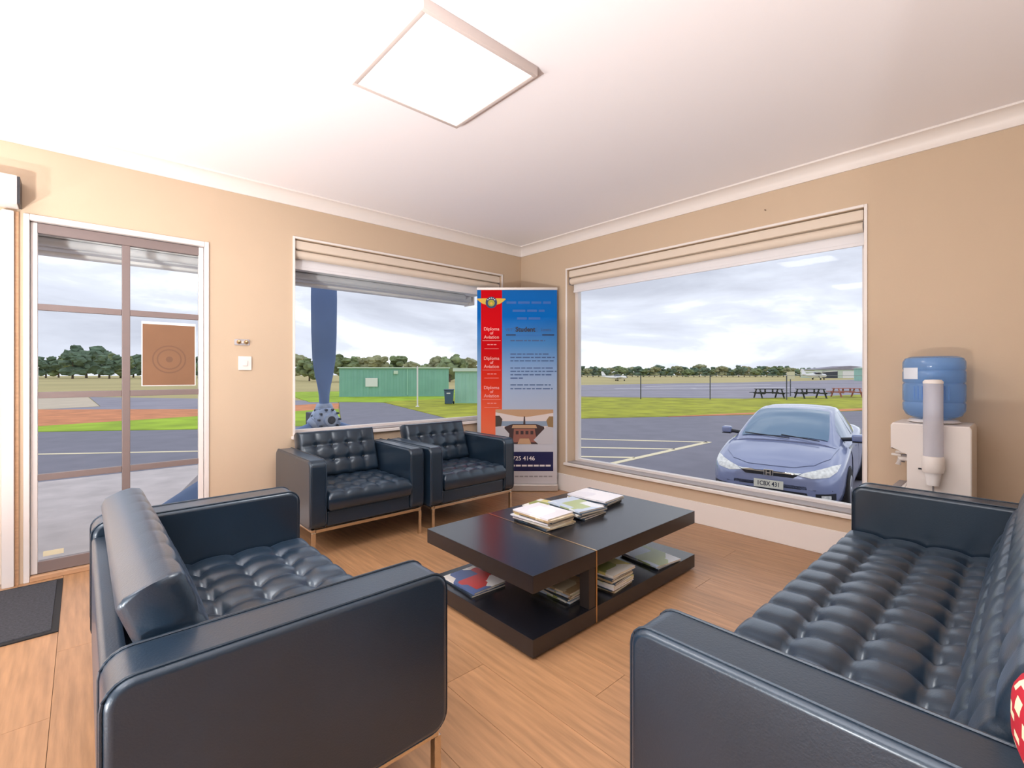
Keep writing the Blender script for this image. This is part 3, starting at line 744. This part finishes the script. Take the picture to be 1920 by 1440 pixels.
ground('dirt_strip', [(-15, 28.05), (-4.97, 21.25), (.46, 22.25), (6.9, 22.25), (9, 27.3), (1.19, 27.2), (-5.56, 33), (-15, 36)], 'dirt', GZ+.01, 'orange dirt strip beyond the green grass', -1.0)
ground('dirt_edge', [(16.2, 7.35), (19.9, 5.45), (27.3, 2.3), (40, -3.5), (40, -2.4), (27.5, 3.3), (20.1, 6.1)], 'dirt', GZ+.022, 'orange dirt edge of the grass by the car', -1.0)
ground('old_taxiway', [(-5.4, 33.2), (1.2, 27.4), (9, 27.5), (10, 30), (1, 44), (-3.3, 50), (-2.9, 34.2)], 'asphalt_old', GZ-.01, 'faded grey pavement beyond the dirt', -1.0)
ground('concrete_pad', [(-14, 58), (-3.4, 50.3), (-2.95, 34.4), (-5.5, 33.4), (-14, 38)], 'pale_concrete', GZ-.005, 'pale concrete pad beyond the dirt', -1.0)
ground('runway_apron', [(27.5, 25), (35.0, 11.6), (51, 7.2), (90, -6), (330, -60), (330, 25), (105, 39.5), (59, 48.5), (40, 44)], 'asphalt_old', GZ-.01, 'grey runway apron', -1.0)
ground('shed_grass', [(8, 30), (11.6, 26.1), (13.2, 27.1), (24, 27.1), (34, 40), (12, 50)], 'grass_lush', GZ+.012, 'green grass around the sheds', -1.0)
ground('porch_slab', [(-7, T+.001), (-3.60, T+.001), (-2.42, 3.80), (-2.42, 3.92), (-7, 3.92)], 'concrete', -.06, 'raised concrete slab outside the glazed door', -1.0)
def line(name, p, q, wd, m, lab, z=GZ):
    p, q = Vector(p), Vector(q); d = (q-p).normalized(); n = Vector((-d.y, d.x))*wd/2
    return tag(prism(name, [tuple(p+n), tuple(q+n), tuple(q-n), tuple(p-n)], z+.0005, z+.008, XY, m), lab, kind=ST)
line('painted_line', (-12, 17.8), (6, 5.2), .14, 'line_paint', 'cream painted line across the yard outside the glazed door')
hl = tag(empty('painted_hatching', (0, 0, 0)), 'cream painted hatching on the asphalt', kind=ST)
def hline(p, q, wd):
    o = line('painted_stripe', p, q, wd, 'line_paint', None); o.parent = hl
    if 'kind' in o: del o['kind']
hline((9.80, 2.42), (3.5, 2.31), .16)
hline((4.0, 9.95), (9.70, 2.42), .16)
hline((3.2, 7.76), (7.84, 2.42), .15)
hline((3.0, 5.8), (5.97, 2.42), .15)
for a, b in (((48, 33), (58, 27)), ((56, 26.5), (72, 19.5)), ((60, 36), (88, 28))): line('runway_marking', a, b, .8, 'line_white', 'white painted dash on the runway', GZ-.01)

# awning along the outside of the left wall
aw = thing('awning', 'pale metal awning box fixed outside above the door and window', 'awning')
box('cassette', (-5.3, T+.001, 2.10), (-.36, .50, 2.32), 'awning_metal', aw, .02, 3)
box('front_bar', (-5.3, .501, 2.02), (-.36, .60, 2.17), 'awning_metal', aw, .015, 3)
box('lower_lip', (-5.3, .40, 2.04), (-.40, .50, 2.0995), 'blind_shade', aw, .01)
box('end_cap', (-.3599, .42, 2.01), (-.345, .605, 2.20), 'white_trim', aw, .004)
tube('roller', [(-5.28, .34, 2.07), (-.55, .34, 2.07)], .028, 'blind_shade', aw, 14)

# propeller monument
pr = thing('propeller', 'blue-grey three-blade aircraft propeller standing outside the window', 'propeller', (-1.86, 1.0, GZ))
HZ = .75-GZ
def blade(ang):
    bm = bmesh.new(); rings = []
    st = [(.10, .045, .045, 30), (.17, .05, .05, 30), (.24, .062, .042, 28), (.34, .085, .034, 24), (.46, .115, .028, 18), (.62, .134, .022, 12), (.9, .138, .018, 6), (1.25, .137, .015, 2), (1.52, .13, .012, 0), (1.66, .105, .010, 0), (1.73, .06, .006, 0), (1.75, .02, .004, 0)]
    for (rad, hw, ht, tw) in st:
        t = R(tw); ring = []
        for k in range(16):
            a = 2*PI*k/16; x, y = hw*math.cos(a), ht*math.sin(a)
            x, y = x*math.cos(t)-y*math.sin(t), x*math.sin(t)+y*math.cos(t)
            ring.append(bm.verts.new((x, y, rad)))
        rings.append(ring)
    for A, B in zip(rings, rings[1:]):
        for k in range(16): bm.faces.new((A[k], A[(k+1) % 16], B[(k+1) % 16], B[k]))
    bm.faces.new(rings[0]); bm.faces.new(rings[-1])
    o = fin('blade', bm, 'prop_blue', pr, 60, (0, 0, HZ), (0, ang, 0))
    lathe('blade_clamp', [(.07, .05), (.092, .06), (.092, .11), (.085, .115), (.085, .125), (.075, .15), (.06, .16)], 'prop_hub', o, 24)
    for k in range(8): 
        a = 2*PI*k/8; tube('bolt', [(.094*math.cos(a), .094*math.sin(a), .07), (.094*math.cos(a), .094*math.sin(a), .10)], .009, 'prop_dark', o, 6)
    return o
for a in (0, 120, 240): blade(R(a))
hub = lathe('hub', [(.05, -.16), (.10, -.13), (.125, -.06), (.13, .0), (.12, .07), (.08, .12)], 'prop_hub', pr, 28, 'y', (0, 0, HZ))
lathe('hub_boss', [(.045, -.20), (.062, -.195), (.066, -.15), (.07, -.13)], 'prop_hub', hub, 24, 'y', (0, 0, HZ))
lathe('hub_bore', [(.036, -.206), (.04, -.2005)], 'prop_dark', hub, 20, 'y', (0, 0, HZ))
for k in range(10):
    a = 2*PI*k/10; tube('bolt', [(.105*math.cos(a), -.16, HZ+.105*math.sin(a)), (.105*math.cos(a), -.12, HZ+.105*math.sin(a))], .011, 'prop_dark', hub, 6)
box('pedestal', (-.10, .10, 0), (.10, .26, HZ+.06), 'prop_dark', pr, .01)

# ------------------------------------------------------------------ sheds, bin, pole, signs
def corrug(name, x0, x1, z0, z1, y, m, parent, pitch=.5, dep=.05):
    bm = bmesh.new(); x = x0; pts = []
    while x < x1-1e-6:
        for fx, d in ((0, 0), (.35, 0), (.5, dep), (.85, dep)):
            xx = min(x+fx*pitch, x1); pts.append((xx, d))
        x += pitch
    pts.append((x1, 0))
    A = [bm.verts.new((px, y-d, z0)) for px, d in pts]; B = [bm.verts.new((px, y-d, z1)) for px, d in pts]
    for i in range(len(pts)-1):
        if pts[i+1][0]-pts[i][0] > 1e-6: bm.faces.new((A[i], A[i+1], B[i+1], B[i]))
    return fin(name, bm, m, parent, 0)
def shed(lab, p, q, h, depth, m, roof_h=.12, sign=False, seam=None):
    p, q = Vector(p), Vector(q); W_ = (q-p).length; a = math.atan2((q-p).y, (q-p).x)
    r = thing('shed', lab, 'shed', (p.x, p.y, GZ), a)
    box('body', (0, .02, 0), (W_, depth, h), m, r)
    corrug('corrugated_wall', 0, seam or W_, .12, h-.15, .0195, m, r)
    if seam: corrug('corrugated_wall', seam+.08, W_, .12, h-.15, .0195, m, r)
    if seam: box('corner_post', (seam, -.04, 0), (seam+.08, .0195, h), 'shed_green_light', r)
    box('roof', (-.12, -.15, h+.001), (W_+.12, depth+.1, h+roof_h), 'shed_roof', r, .02)
    box('base_rail', (0, -.04, 0), (W_, .0195, .1195), m, r)
    if sign:
        box('sign_board', (W_*.235, -.09, h*.36), (W_*.345, -.06, h*.66), 'paper_white', r)
        box('wall_lamp', (W_*.49, -.12, h*.80), (W_*.53, -.06, h*.92), 'shed_roof', r)
    return r
shed('long green corrugated shed with a white sign board', (12.3, 35.4), (19.9, 30.3), 2.42, 2.6, 'shed_green', .1, True, 5.6)
shed('pale green corrugated shed behind the banner', (14.6, 21.9), (18.5, 18.4), 2.12, 2.4, 'shed_green_light', .22)
wb_ = thing('wheelie_bin', 'dark blue wheelie bin in front of the pale green shed', 'bin', (13.75, 21.35, GZ), R(-42))
prism('bin_body', [(-.23, .06), (.23, .06), (.28, .92), (-.28, .92)], -.28, .28, XZ, 'bin_blue', wb_, .02)
prism('bin_lid', [(-.31, .921), (.31, .921), (.29, .98), (-.29, .98)], -.33, .33, XZ, 'bin_blue', wb_, .02)
for s in (-1, 1): lathe('wheel', [(.1, -.03), (.1, .03)], 'tyre', wb_, 16, 'x', (s*.27, .25, .1))
box('bin_label', (-.12, -.2895, .70), (.12, -.2815, .76), 'paper_white', wb_)
box('handle', (-.2, .331, .9), (.2, .37, .93), 'bin_blue', wb_)
pl = thing('flag_pole', 'slim white pole standing on the grass before the green shed', 'pole', (11.1, 20.8, GZ))
tube('shaft', [(0, 0, .0), (0, 0, 2.42)], .045, 'plastic_white', pl, 10); lathe('base_flange', [(.12, .0), (.12, .03), (.05, .06)], 'plastic_white', pl, 14)

# fence between the grass and the apron
fc = thing('wire_fence', 'wire fence with grey posts along the far edge of the grass', 'fence', (0, 0, GZ))
fpts = [(20.5, 24.5), (24.4, 20.3), (28.1, 16.4), (31.6, 12.6), (35.6, 8.6), (39.4, 4.6), (43.2, .6), (47, -3.4)]
for (x, y) in fpts: tube('post', [(x, y, 0), (x, y, 1.85)], .04, 'fence_dark', fc, 8)
for z in (.15, .7, 1.25, 1.82):
    tube('wire', [(x, y, z) for x, y in fpts], .008 if z < 1.8 else .018, 'fence_metal', fc, 5)
# low rail posts outside the glazed door
for i, (x, y) in enumerate(((-16, 110), (-9.5, 112), (2.5, 108), (14, 104))):
    tube_o = thing('marker_post', 'slim white marker post in the dry field', 'post', (x, y, GZ-.04), group='white marker posts in the dry field')
    tube('shaft', [(0, 0, 0), (0, 0, 2.2+.8*(i % 2))], .12, 'line_white', tube_o, 8); box('cap', (-.2, -.2, 2.2+.8*(i % 2)), (.2, .2, 2.35+.8*(i % 2)), 'line_white', tube_o)
# picnic tables
def picnic(x, y, rz, m, lab, group=None):
    r = thing('picnic_table', lab, 'picnic table', (x, y, GZ+.015), rz, group)
    for k in range(4): box('top_plank', (-1.0, -.36+k*.185, .70), (1.0, -.36+k*.185+.165, .75), m, r)
    for s in (-1, 1):
        box('bench_plank', (-1.15, s*.72-.13, .42), (1.15, s*.72+.13, .47), m, r)
        box('beam', (s*.78-.04, -.80, .345), (s*.78+.04, .80, .4195), m, r)
        for t in (-1, 1):
            bm = bmesh.new(); add_prism(bm, [(t*.60, 0), (t*.70, 0), (t*.34, .699), (t*.24, .699)], s*.86-.04, s*.86+.04, YZ); fin('leg', bm, m, r)
        box('brace', (s*.30-.04, -.05, .36), (s*.30+.04, .05, .699), m, r)
    return r
ra = math.atan2(-1.66, 1.82)
picnic(36.9, 10.3, ra, 'picnic_dark', 'dark timber picnic table on the grass by the wire fence', 'dark picnic tables')
picnic(39.3, 8.05, ra, 'picnic_dark', 'dark timber picnic table on the grass by the wire fence', 'dark picnic tables')
picnic(43.6, 6.6, ra, 'picnic_red', 'reddish timber picnic table on the grass')
sg = thing('notice_sign', 'square cream notice board on a post by the picnic tables', 'sign', (42.46, 10.48, GZ-.01), ra)
tube('post', [(0, 0, 0), (0, 0, 1.5)], .04, 'fence_dark', sg, 8); box('board', (-.35, -.07, 1.5), (.35, -.04, 2.16), 'sign_cream', sg)

# ------------------------------------------------------------------ light aircraft
def plane(lab, loc, rz, sc=1, high=False):
    r = thing('light_aircraft', lab, 'aeroplane', loc, rz)
    r.scale = (sc, sc, sc)
    st = [(-4.6, .10, .10, 1.25), (-3.5, .22, .26, 1.2), (-2.0, .42, .48, 1.12), (-.6, .58, .62, 1.1), (.6, .60, .60, 1.08), (1.5, .50, .48, 1.05), (2.3, .40, .38, 1.02), (2.6, .2, .2, 1.02)]
    bm = bmesh.new(); rings = []
    for (x, w_, h, zc) in st: rings.append([bm.verts.new((x, w_*math.cos(2*PI*k/16), zc+h*math.sin(2*PI*k/16))) for k in range(16)])
    for A, B in zip(rings, rings[1:]):
        for k in range(16): bm.faces.new((A[k], A[(k+1) % 16], B[(k+1) % 16], B[k]))
    bm.faces.new(rings[0]); bm.faces.new(rings[-1]); f = fin('fuselage', bm, 'plane_white', r, 60)
    bm = bmesh.new(); rings = []
    for (x, w_, h) in ((-1.6, .1, .1), (-1.0, .5, .42), (0, .55, .62), (.7, .52, .45), (1.2, .3, .1)): rings.append([bm.verts.new((x, w_*math.cos(2*PI*k/12), 1.42+h*math.sin(2*PI*k/12)*.9)) for k in range(12)])
    for A, B in zip(rings, rings[1:]):
        for k in range(12): bm.faces.new((A[k], A[(k+1) % 12], B[(k+1) % 12], B[k]))
    fin('canopy', bm, 'plane_dark', r, 60)
    zw = 1.78 if high else .82
    for s in (-1, 1):
        bm = bmesh.new(); add_prism(bm, [(.9, s*.4), (.6, s*5.2), (-.3, s*5.2), (-.8, s*.4)], zw, zw+.14, lambda u, v, w_: (u, v, w_+abs(v)*.06)); fin('wing', bm, 'plane_white', r)
        bm = bmesh.new(); add_prism(bm, [(-3.7, s*.1), (-4.1, s*1.6), (-4.7, s*1.6), (-4.6, s*.1)], 1.3, 1.36, XY); fin('tailplane', bm, 'plane_white', r)
        g = tube('gear_leg', [(-.2, s*.6, .9), (-.25, s*1.2, .2)], .06, 'plane_dark', r, 8); lathe('wheel', [(.2, -.08), (.2, .08)], 'tyre', g, 14, 'y', (-.25, s*1.2, .2))
    g = tube('gear_leg', [(1.9, 0, .8), (1.95, 0, .2)], .06, 'plane_dark', r, 8); lathe('wheel', [(.19, -.07), (.19, .07)], 'tyre', g, 14, 'y', (1.95, 0, .19))
    bm = bmesh.new(); add_prism(bm, [(-3.2, 1.35), (-4.3, 2.75), (-4.9, 2.75), (-4.6, 1.25)], -.05, .05, XZ); fin('fin', bm, 'plane_white', r)
    lathe('spinner', [(.2, 2.61), (.12, 2.85), (.02, 2.95)], 'plane_dark', r, 14, 'x', (0, 0, 1.02))
    bm = bmesh.new()
    add_box(bm, (2.70, -.9, .97), (2.73, .9, 1.07)); fin('airscrew', bm, 'plane_dark', r)
    return r
ra2 = math.atan2(-4.34, 4.78)
plane('white low-wing light aircraft on the runway before the tree line', (103.1, 71.45, GZ-.04), ra2, .92)
plane('white high-wing light aircraft parked by the far hangar', (168, 42, GZ-.01), ra2+R(12), 1.25, True)
hg = thing('hangar', 'pale low hangar far across the apron', 'hangar', (235, 48, GZ-.05), R(-48))
box('body', (-14, 0, 0), (14, 12, 3.6), 'shed_roof', hg); prism('roof', [(-15, 3.6), (15, 3.6), (0, 5.2)], -.5, 12.5, XZ, 'asphalt_old', hg)
for x in (-8, 0, 8): box('hangar_door', (x-3, -.2, 0), (x+3, -.01, 3), 'plane_dark' if x else 'paper_white', hg)
hg2 = thing('hangar', 'green hangar at the end of the apron', 'hangar', (150, 18, GZ-.05), R(-50))
box('body', (-7, 0, 0), (7, 9, 3.4), 'shed_green_light', hg2); prism('roof', [(-7.5, 3.4), (7.5, 3.4), (0, 4.4)], -.4, 9.4, XZ, 'shed_roof', hg2)
box('hangar_door', (-3, -.2, 0), (3, -.01, 2.8), 'shed_green', hg2)

# ------------------------------------------------------------------ trees
def tree_mesh(seed, m, h=8, wd=6, nblob=24):
    rn = random.Random(seed); bm = bmesh.new()
    for k in range(nblob):
        t = k/nblob; rad = wd*.5*rn.uniform(.28, .5)
        zc = h*(.2+.7*rn.random()); sp_ = wd*.5*(1-abs((zc/h-.55))*1.1)*rn.random()**.6; a = rn.uniform(0, 2*PI)
        c = Vector((sp_*math.cos(a), sp_*math.sin(a), zc))
        res = bmesh.ops.create_icosphere(bm, subdivisions=2, radius=rad)
        for v in res['verts']:
            n_ = v.co.normalized(); f = 1+.28*math.sin(n_.x*7+k)*math.sin(n_.y*8+2*k)+.22*rn.uniform(-1, 1)
            v.co = Vector((v.co.x*f, v.co.y*f, v.co.z*f*.72))+c
    me = bpy.data.meshes.new('crown'); bm.to_mesh(me); bm.free(); me.materials.append(MATS[m]); return me
crowns = [tree_mesh(s, m, 9, 8) for s, m in ((1, 'crown_a'), (2, 'crown_b'), (3, 'crown_c'), (4, 'crown_a'), (5, 'crown_c'))]
bm = bmesh.new(); add_tube(bm, [(0, 0, 0), (.1, 0, 3), (0, .1, 6)], [.32, .24, .12], 8); trunk_me = bpy.data.meshes.new('trunk'); bm.to_mesh(trunk_me); bm.free(); trunk_me.materials.append(MATS['bark'])
def tree(x, y, s, k, lab, group, sz=1):
    r = thing('tree', lab, 'tree', (x, y, GZ-.04), rnd.uniform(0, 6.28), group); r.scale = (s, s, s*sz)
    link(bpy.data.objects.new('crown', crowns[k % 5]), r); link(bpy.data.objects.new('trunk', trunk_me), r)
    return r
CAMX, CAMY = -3.715, -3.943
def polar(px, dist):   # bearing given as an offset across the view from straight ahead
    th = R(47.8); f = (math.cos(th), math.sin(th)); q = (f[1], -f[0]); k = (px-960)/888
    return CAMX+dist*(f[0]+q[0]*k), CAMY+dist*(f[1]+q[1]*k)
G1 = 'trees behind the green sheds'
for i, (px, s, k) in enumerate(((650, .80, 0), (668, .66, 1), (690, .58, 3), (706, .72, 1), (724, .52, 0), (752, .70, 3), (771, .56, 1), (793, .50, 0), (822, .66, 1), (843, .80, 0), (862, .54, 3), (878, .62, 1), (606, .62, 2), (580, .66, 0), (552, .72, 1))):
    d = (112, 124, 136)[i % 3]; x, y = polar(px, d); tree(x, y, s*d/120, k, 'olive green tree rising behind the green sheds', G1)
G2 = 'trees across the dry field'
for i, (px, s) in enumerate(((62, .95), (86, 1.0), (110, 1.05), (136, 1.25), (162, 1.5), (186, 1.3), (205, 1.1), (226, 1.15), (250, 1.05), (270, 1.1), (292, 1.0), (318, 1.05), (345, .98), (372, 1.05), (398, 1.0), (20, 1.0), (40, .95))):
    d = (178, 200, 222)[i % 3]; x, y = polar(px, d); tree(x, y, s*d/195, (2, 4, 0, 2, 4)[i % 5], 'dense dark green tree across the dry field', G2)
G3 = 'trees in the far line beyond the runway'
px = 1070; i = 0
while px < 1570:
    d = (255, 268, 281)[i % 3]; x, y = polar(px, d); tree(x, y, (.76+.09*math.sin(i*1.7)+(.10 if i % 7 == 2 else 0)-(.10 if px > 1480 else 0))*d/265, (2, 0, 4, 1)[i % 4], 'dark green tree in the far line beyond the runway', G3, .8)
    px += 10.5; i += 1

# ================================================================== PARKED CAR (front towards the window)
car = thing('car', 'blue-grey sedan parked outside the large window', 'car', (3.47, -1.42, GZ), R(188))
# local: nose at x=0, tail at x=-4.5 ; y left ; z up
bst = [(0, .46, .30, .56, .635), (-.04, .60, .24, .585, .655), (-.12, .72, .21, .625, .70), (-.28, .81, .19, .685, .77), (-.5, .85, .185, .745, .84), (-.8, .868, .185, .82, .92), (-1.15, .875, .185, .885, .975), (-1.6, .877, .185, .915, .99), (-2.4, .877, .185, .935, 1.0), (-3.3, .872, .19, .955, 1.02), (-3.9, .85, .20, .955, 1.04), (-4.25, .81, .24, .93, 1.02), (-4.45, .74, .30, .86, .95), (-4.5, .60, .36, .70, .76)]
def cr_i(xs, t):
    n = len(xs)-1; i = min(int(t), n-1); f = t-i
    p0, p1, p2, p3 = xs[max(i-1, 0)], xs[i], xs[i+1], xs[min(i+2, n)]
    return tuple(.5*((2*b)+(c-a)*f+(2*a-5*b+4*c-d)*f*f+(-a+3*b-3*c+d)*f**3) for a, b, c, d in zip(p0, p1, p2, p3))
bm = bmesh.new(); rings = []
NS = (len(bst)-1)*4
for k in range(NS+1):
    x, w_, zb, zs, zt_ = cr_i(bst, k/4)
    half = [(0, zb), (w_*.55, zb), (w_*.86, zb+.01), (w_*.955, zb+.06), (w_*.985, zb+.16), (w_, zb+(zs-zb)*.5), (w_*.995, zs-.14), (w_*.975, zs-.05), (w_*.93, zs), (w_*.82, zs+(zt_-zs)*.45), (w_*.6, zs+(zt_-zs)*.8), (w_*.3, zt_-.008), (0, zt_)]
    pts = [(y, z) for y, z in half]+[(-y, z) for y, z in half[-2:0:-1]]
    rings.append([bm.verts.new((x, y, z)) for y, z in pts])
n = len(rings[0])
for A, B in zip(rings, rings[1:]):
    for k in range(n): bm.faces.new((A[k], A[(k+1) % n], B[(k+1) % n], B[k]))
bm.faces.new(rings[0]); bm.faces.new(rings[-1])
bmesh.ops.recalc_face_normals(bm, faces=bm.faces[:])
bvh = BVHTree.FromBMesh(bm)
body = fin('body', bm, 'car_paint', car, 50)
def patch(name, poly, m, axis, off=.006, parent=None, cuts=3, sgn=1, maxd=1.2):
    """polygon projected on the body; axis 'x' from the nose (y,z), 'z' from above (x,y), 'y' from the side (x,z)"""
    b2 = bmesh.new()
    def to3(u, v): return {'x': (1, u, v), 'z': (u, v, 3), 'y': (u, sgn*3, v)}[axis]
    b2.faces.new([b2.verts.new(to3(u, v)) for u, v in poly])
    bmesh.ops.triangulate(b2, faces=b2.faces[:])
    for _ in range(cuts): bmesh.ops.subdivide_edges(b2, edges=b2.edges[:], cuts=1, use_grid_fill=True)
    d = {'x': Vector((-1, 0, 0)), 'z': Vector((0, 0, -1)), 'y': Vector((0, -sgn, 0))}[axis]
    bad = []
    for v in b2.verts:
        hit = bvh.ray_cast(v.co, d)
        if hit[0] is None: bad.append(v); continue
        v.co = hit[0]+hit[1]*off*(1 if hit[1].dot(d) < 0 else -1)
    bmesh.ops.delete(b2, geom=bad, context='VERTS')
    return fin(name, b2, m, parent or car, 60)
for s in (-1, 1):
    hl_ = patch('headlight', [(s*.36, .60), (s*.52, .575), (s*.70, .60), (s*.775, .66), (s*.80, .735), (s*.72, .725), (s*.56, .675), (s*.42, .635)], 'headlight', 'x', .006)
    patch('fog_light', [(s*.62, .30), (s*.72, .31), (s*.72, .36), (s*.62, .36)], 'headlight', 'x', .010)
    patch('fog_recess', [(s*.56, .275), (s*.77, .29), (s*.77, .385), (s*.56, .375)], 'car_dark', 'x', .004)
patch('grille', [(-.36, .605), (-.30, .56), (.30, .56), (.36, .605), (.33, .625), (-.33, .625)], 'car_dark', 'x', .006)
patch('grille_bar', [(-.40, .628), (-.36, .606), (.36, .606), (.40, .628), (.34, .622), (-.34, .622)], 'car_chrome', 'x', .014)
patch('lower_intake', [(-.50, .27), (.50, .27), (.46, .375), (-.46, .375)], 'car_dark', 'x', .005)
patch('bumper_crease', [(-.74, .415), (.74, .415), (.74, .424), (-.74, .424)], 'car_dark', 'x', .003)
patch('hood', [(-.11, .30), (-.09, .0), (-.11, -.30), (-.22, -.52), (-.5, -.68), (-.98, -.74), (-.98, .74), (-.5, .68), (-.22, .52)], 'car_paint', 'z', .007, cuts=4)
# badge: ring with an H
bd = box('badge', (.012, -.062, .555), (.024, .062, .645), 'car_chrome', car, .006)
box('badge_field', (.0242, -.05, .566), (.0262, .05, .636), 'car_dark', bd)
for y in (-.026, .026): box('badge_mark', (.0264, y-.008, .57), (.03, y+.008, .632), 'car_chrome', bd)
box('badge_mark', (.0264, -.018, .592), (.03, .018, .607), 'car_chrome', bd)
pt = box('number_plate', (.02, -.187, .385), (.028, .187, .50), 'plate', car, .003)
text_obj('plate_lettering', '1CBX 431', .088, (.0288, 0, .443), (R(90), 0, R(90)), 'ink', pt, 'CENTER', .0015, .78)
box('plate_bracket', (-.04, -.15, .40), (.0195, .15, .49), 'car_dark', car)
# greenhouse
gst = [(-.90, .70, .66, .965), (-1.1, .75, .665, 1.06), (-1.35, .78, .645, 1.175), (-1.65, .80, .61, 1.30), (-1.98, .805, .575, 1.40), (-2.4, .805, .56, 1.435), (-2.9, .80, .555, 1.42), (-3.3, .785, .555, 1.34), (-3.65, .76, .57, 1.21), (-4.0, .70, .60, 1.06)]
NG = (len(gst)-1)*4
gp = [cr_i(gst, k/4) for k in range(NG+1)]
bm = bmesh.new(); rings = []
for (x, wb2, wt, zr) in gp:
    zb = .90
    half = [(0, zr), (wt*.4, zr-.004), (wt*.75, zr-.018), (wt*.93, zr-.04), (wt, max(zr-.075, zb+.01)), (wb2, zb)]
    pts = [(-y, z) for y, z in half[:0:-1]]+half
    rings.append([bm.verts.new((x, y, z)) for y, z in pts])
n = len(rings[0])
for A, B in zip(rings, rings[1:]):
    for k in range(n-1): bm.faces.new((A[k], A[k+1], B[k+1], B[k]))
bm.faces.new(rings[0]); bm.faces.new(rings[-1])
fin('cabin', bm, 'car_paint', car, 50)
def gi(x):
    for a, b in zip(gp, gp[1:]):
        if b[0] <= x <= a[0]:
            f = (x-a[0])/(b[0]-a[0]) if b[0] != a[0] else 0
            return [a[i]+(b[i]-a[i])*f for i in range(4)]
    return gp[-1] if x < -3 else gp[0]
def topz(y, wt, zr):
    a = abs(y)/wt; kn = [(0, 0), (.4, .004), (.75, .018), (.93, .04), (1, .075)]
    for (p, d0), (q, d1_) in zip(kn, kn[1:]):
        if a <= q: return zr-(d0+(d1_-d0)*(a-p)/(q-p))
    return zr-.075
def top_glass(name, xa, xb, fr=.90):
    bm = bmesh.new(); g = []
    for i in range(13):
        x = xa+(xb-xa)*i/12; _, wb2, wt, zr = gi(x)
        row = []
        for j in range(17):
            y = (j/8-1)*wt*fr; row.append(bm.verts.new((x+.006, y, topz(y, wt, zr)+.008)))
        g.append(row)
    for A, B in zip(g, g[1:]):
        for j in range(16): bm.faces.new((A[j], A[j+1], B[j+1], B[j]))
    return fin(name, bm, 'car_glass', car, 60)
top_glass('windshield', -1.0, -1.93); top_glass('rear_window', -3.35, -3.88)
for s in (-1, 1):
    for xa, xb in ((-1.42, -2.34), (-2.44, -3.3)):
        bm = bmesh.new(); g = []
        for i in range(9):
            x = xa+(xb-xa)*i/8; _, wb2, wt, zr = gi(x); z1 = zr-.085; row = []
            for f in (.02, .5, .86):
                y = wt+(wb2-wt)*f; row.append(bm.verts.new((x, s*(y+.006), z1+(.90-z1)*f)))
            g.append(row)
        for A, B in zip(g, g[1:]):
            for j in range(2): bm.faces.new((A[j], A[j+1], B[j+1], B[j]))
        fin('side_window', bm, 'car_glass', car, 60)
    m_ = tube('mirror', [(-1.42, s*.70, .975), (-1.40, s*.90, 1.0)], .03, 'car_dark', car, 8)
    box('mirror_housing', (-1.46, min(s*.86, s*1.01), .965), (-1.32, max(s*.86, s*1.01), 1.075), 'car_paint', m_, .03, 3)
    box('mirror_base', (-1.455, min(s*.865, s*1.005), .952), (-1.33, max(s*.865, s*1.005), .9645), 'car_dark', m_)
    for xa, xb in ((-1.28, -2.36), (-2.39, -3.35)):
        patch('door_panel', [(xa, .28), (xb, .28), (xb, .90), (xa, .88)], 'car_paint', 'y', .008, sgn=s)
        dh = (xa+xb)/2-.3
        patch('door_handle', [(dh, .80), (dh-.2, .80), (dh-.2, .825), (dh, .825)], 'car_paint', 'y', .03, sgn=s, cuts=1)
    for wx in (-.88, -3.58):
        patch('wheel_arch', [(wx+.36*math.cos(R(a)), .31+.36*math.sin(R(a))) for a in range(-20, 201, 20)]+[(wx-.33, .20), (wx+.33, .20)], 'car_dark', 'y', .006, sgn=s)
        wh = lathe('wheel', [(.20, s*.70), (.31, s*.71), (.32, s*.74), (.32, s*.875), (.30, s*.892), (.22, s*.888)], 'tyre', car, 28, 'y', (wx, 0, .32))
        lathe('rim', [(.215, s*.8885), (.20, s*.897), (.06, s*.885), (.04, s*.90)], 'rim', wh, 20, 'y', (wx, 0, .32))
wpr = tube('wiper', [(-.93, .1, .998), (-1.02, -.55, 1.03)], .008, 'car_dark', car, 6)
tube('wiper', [(-.91, .5, .985), (-1.0, -.02, 1.035)], .008, 'car_dark', car, 6)
patch('cowl_panel', [(-.90, -.60), (-.99, -.68), (-.99, .68), (-.90, .60)], 'car_dark', 'z', .012, cuts=2)
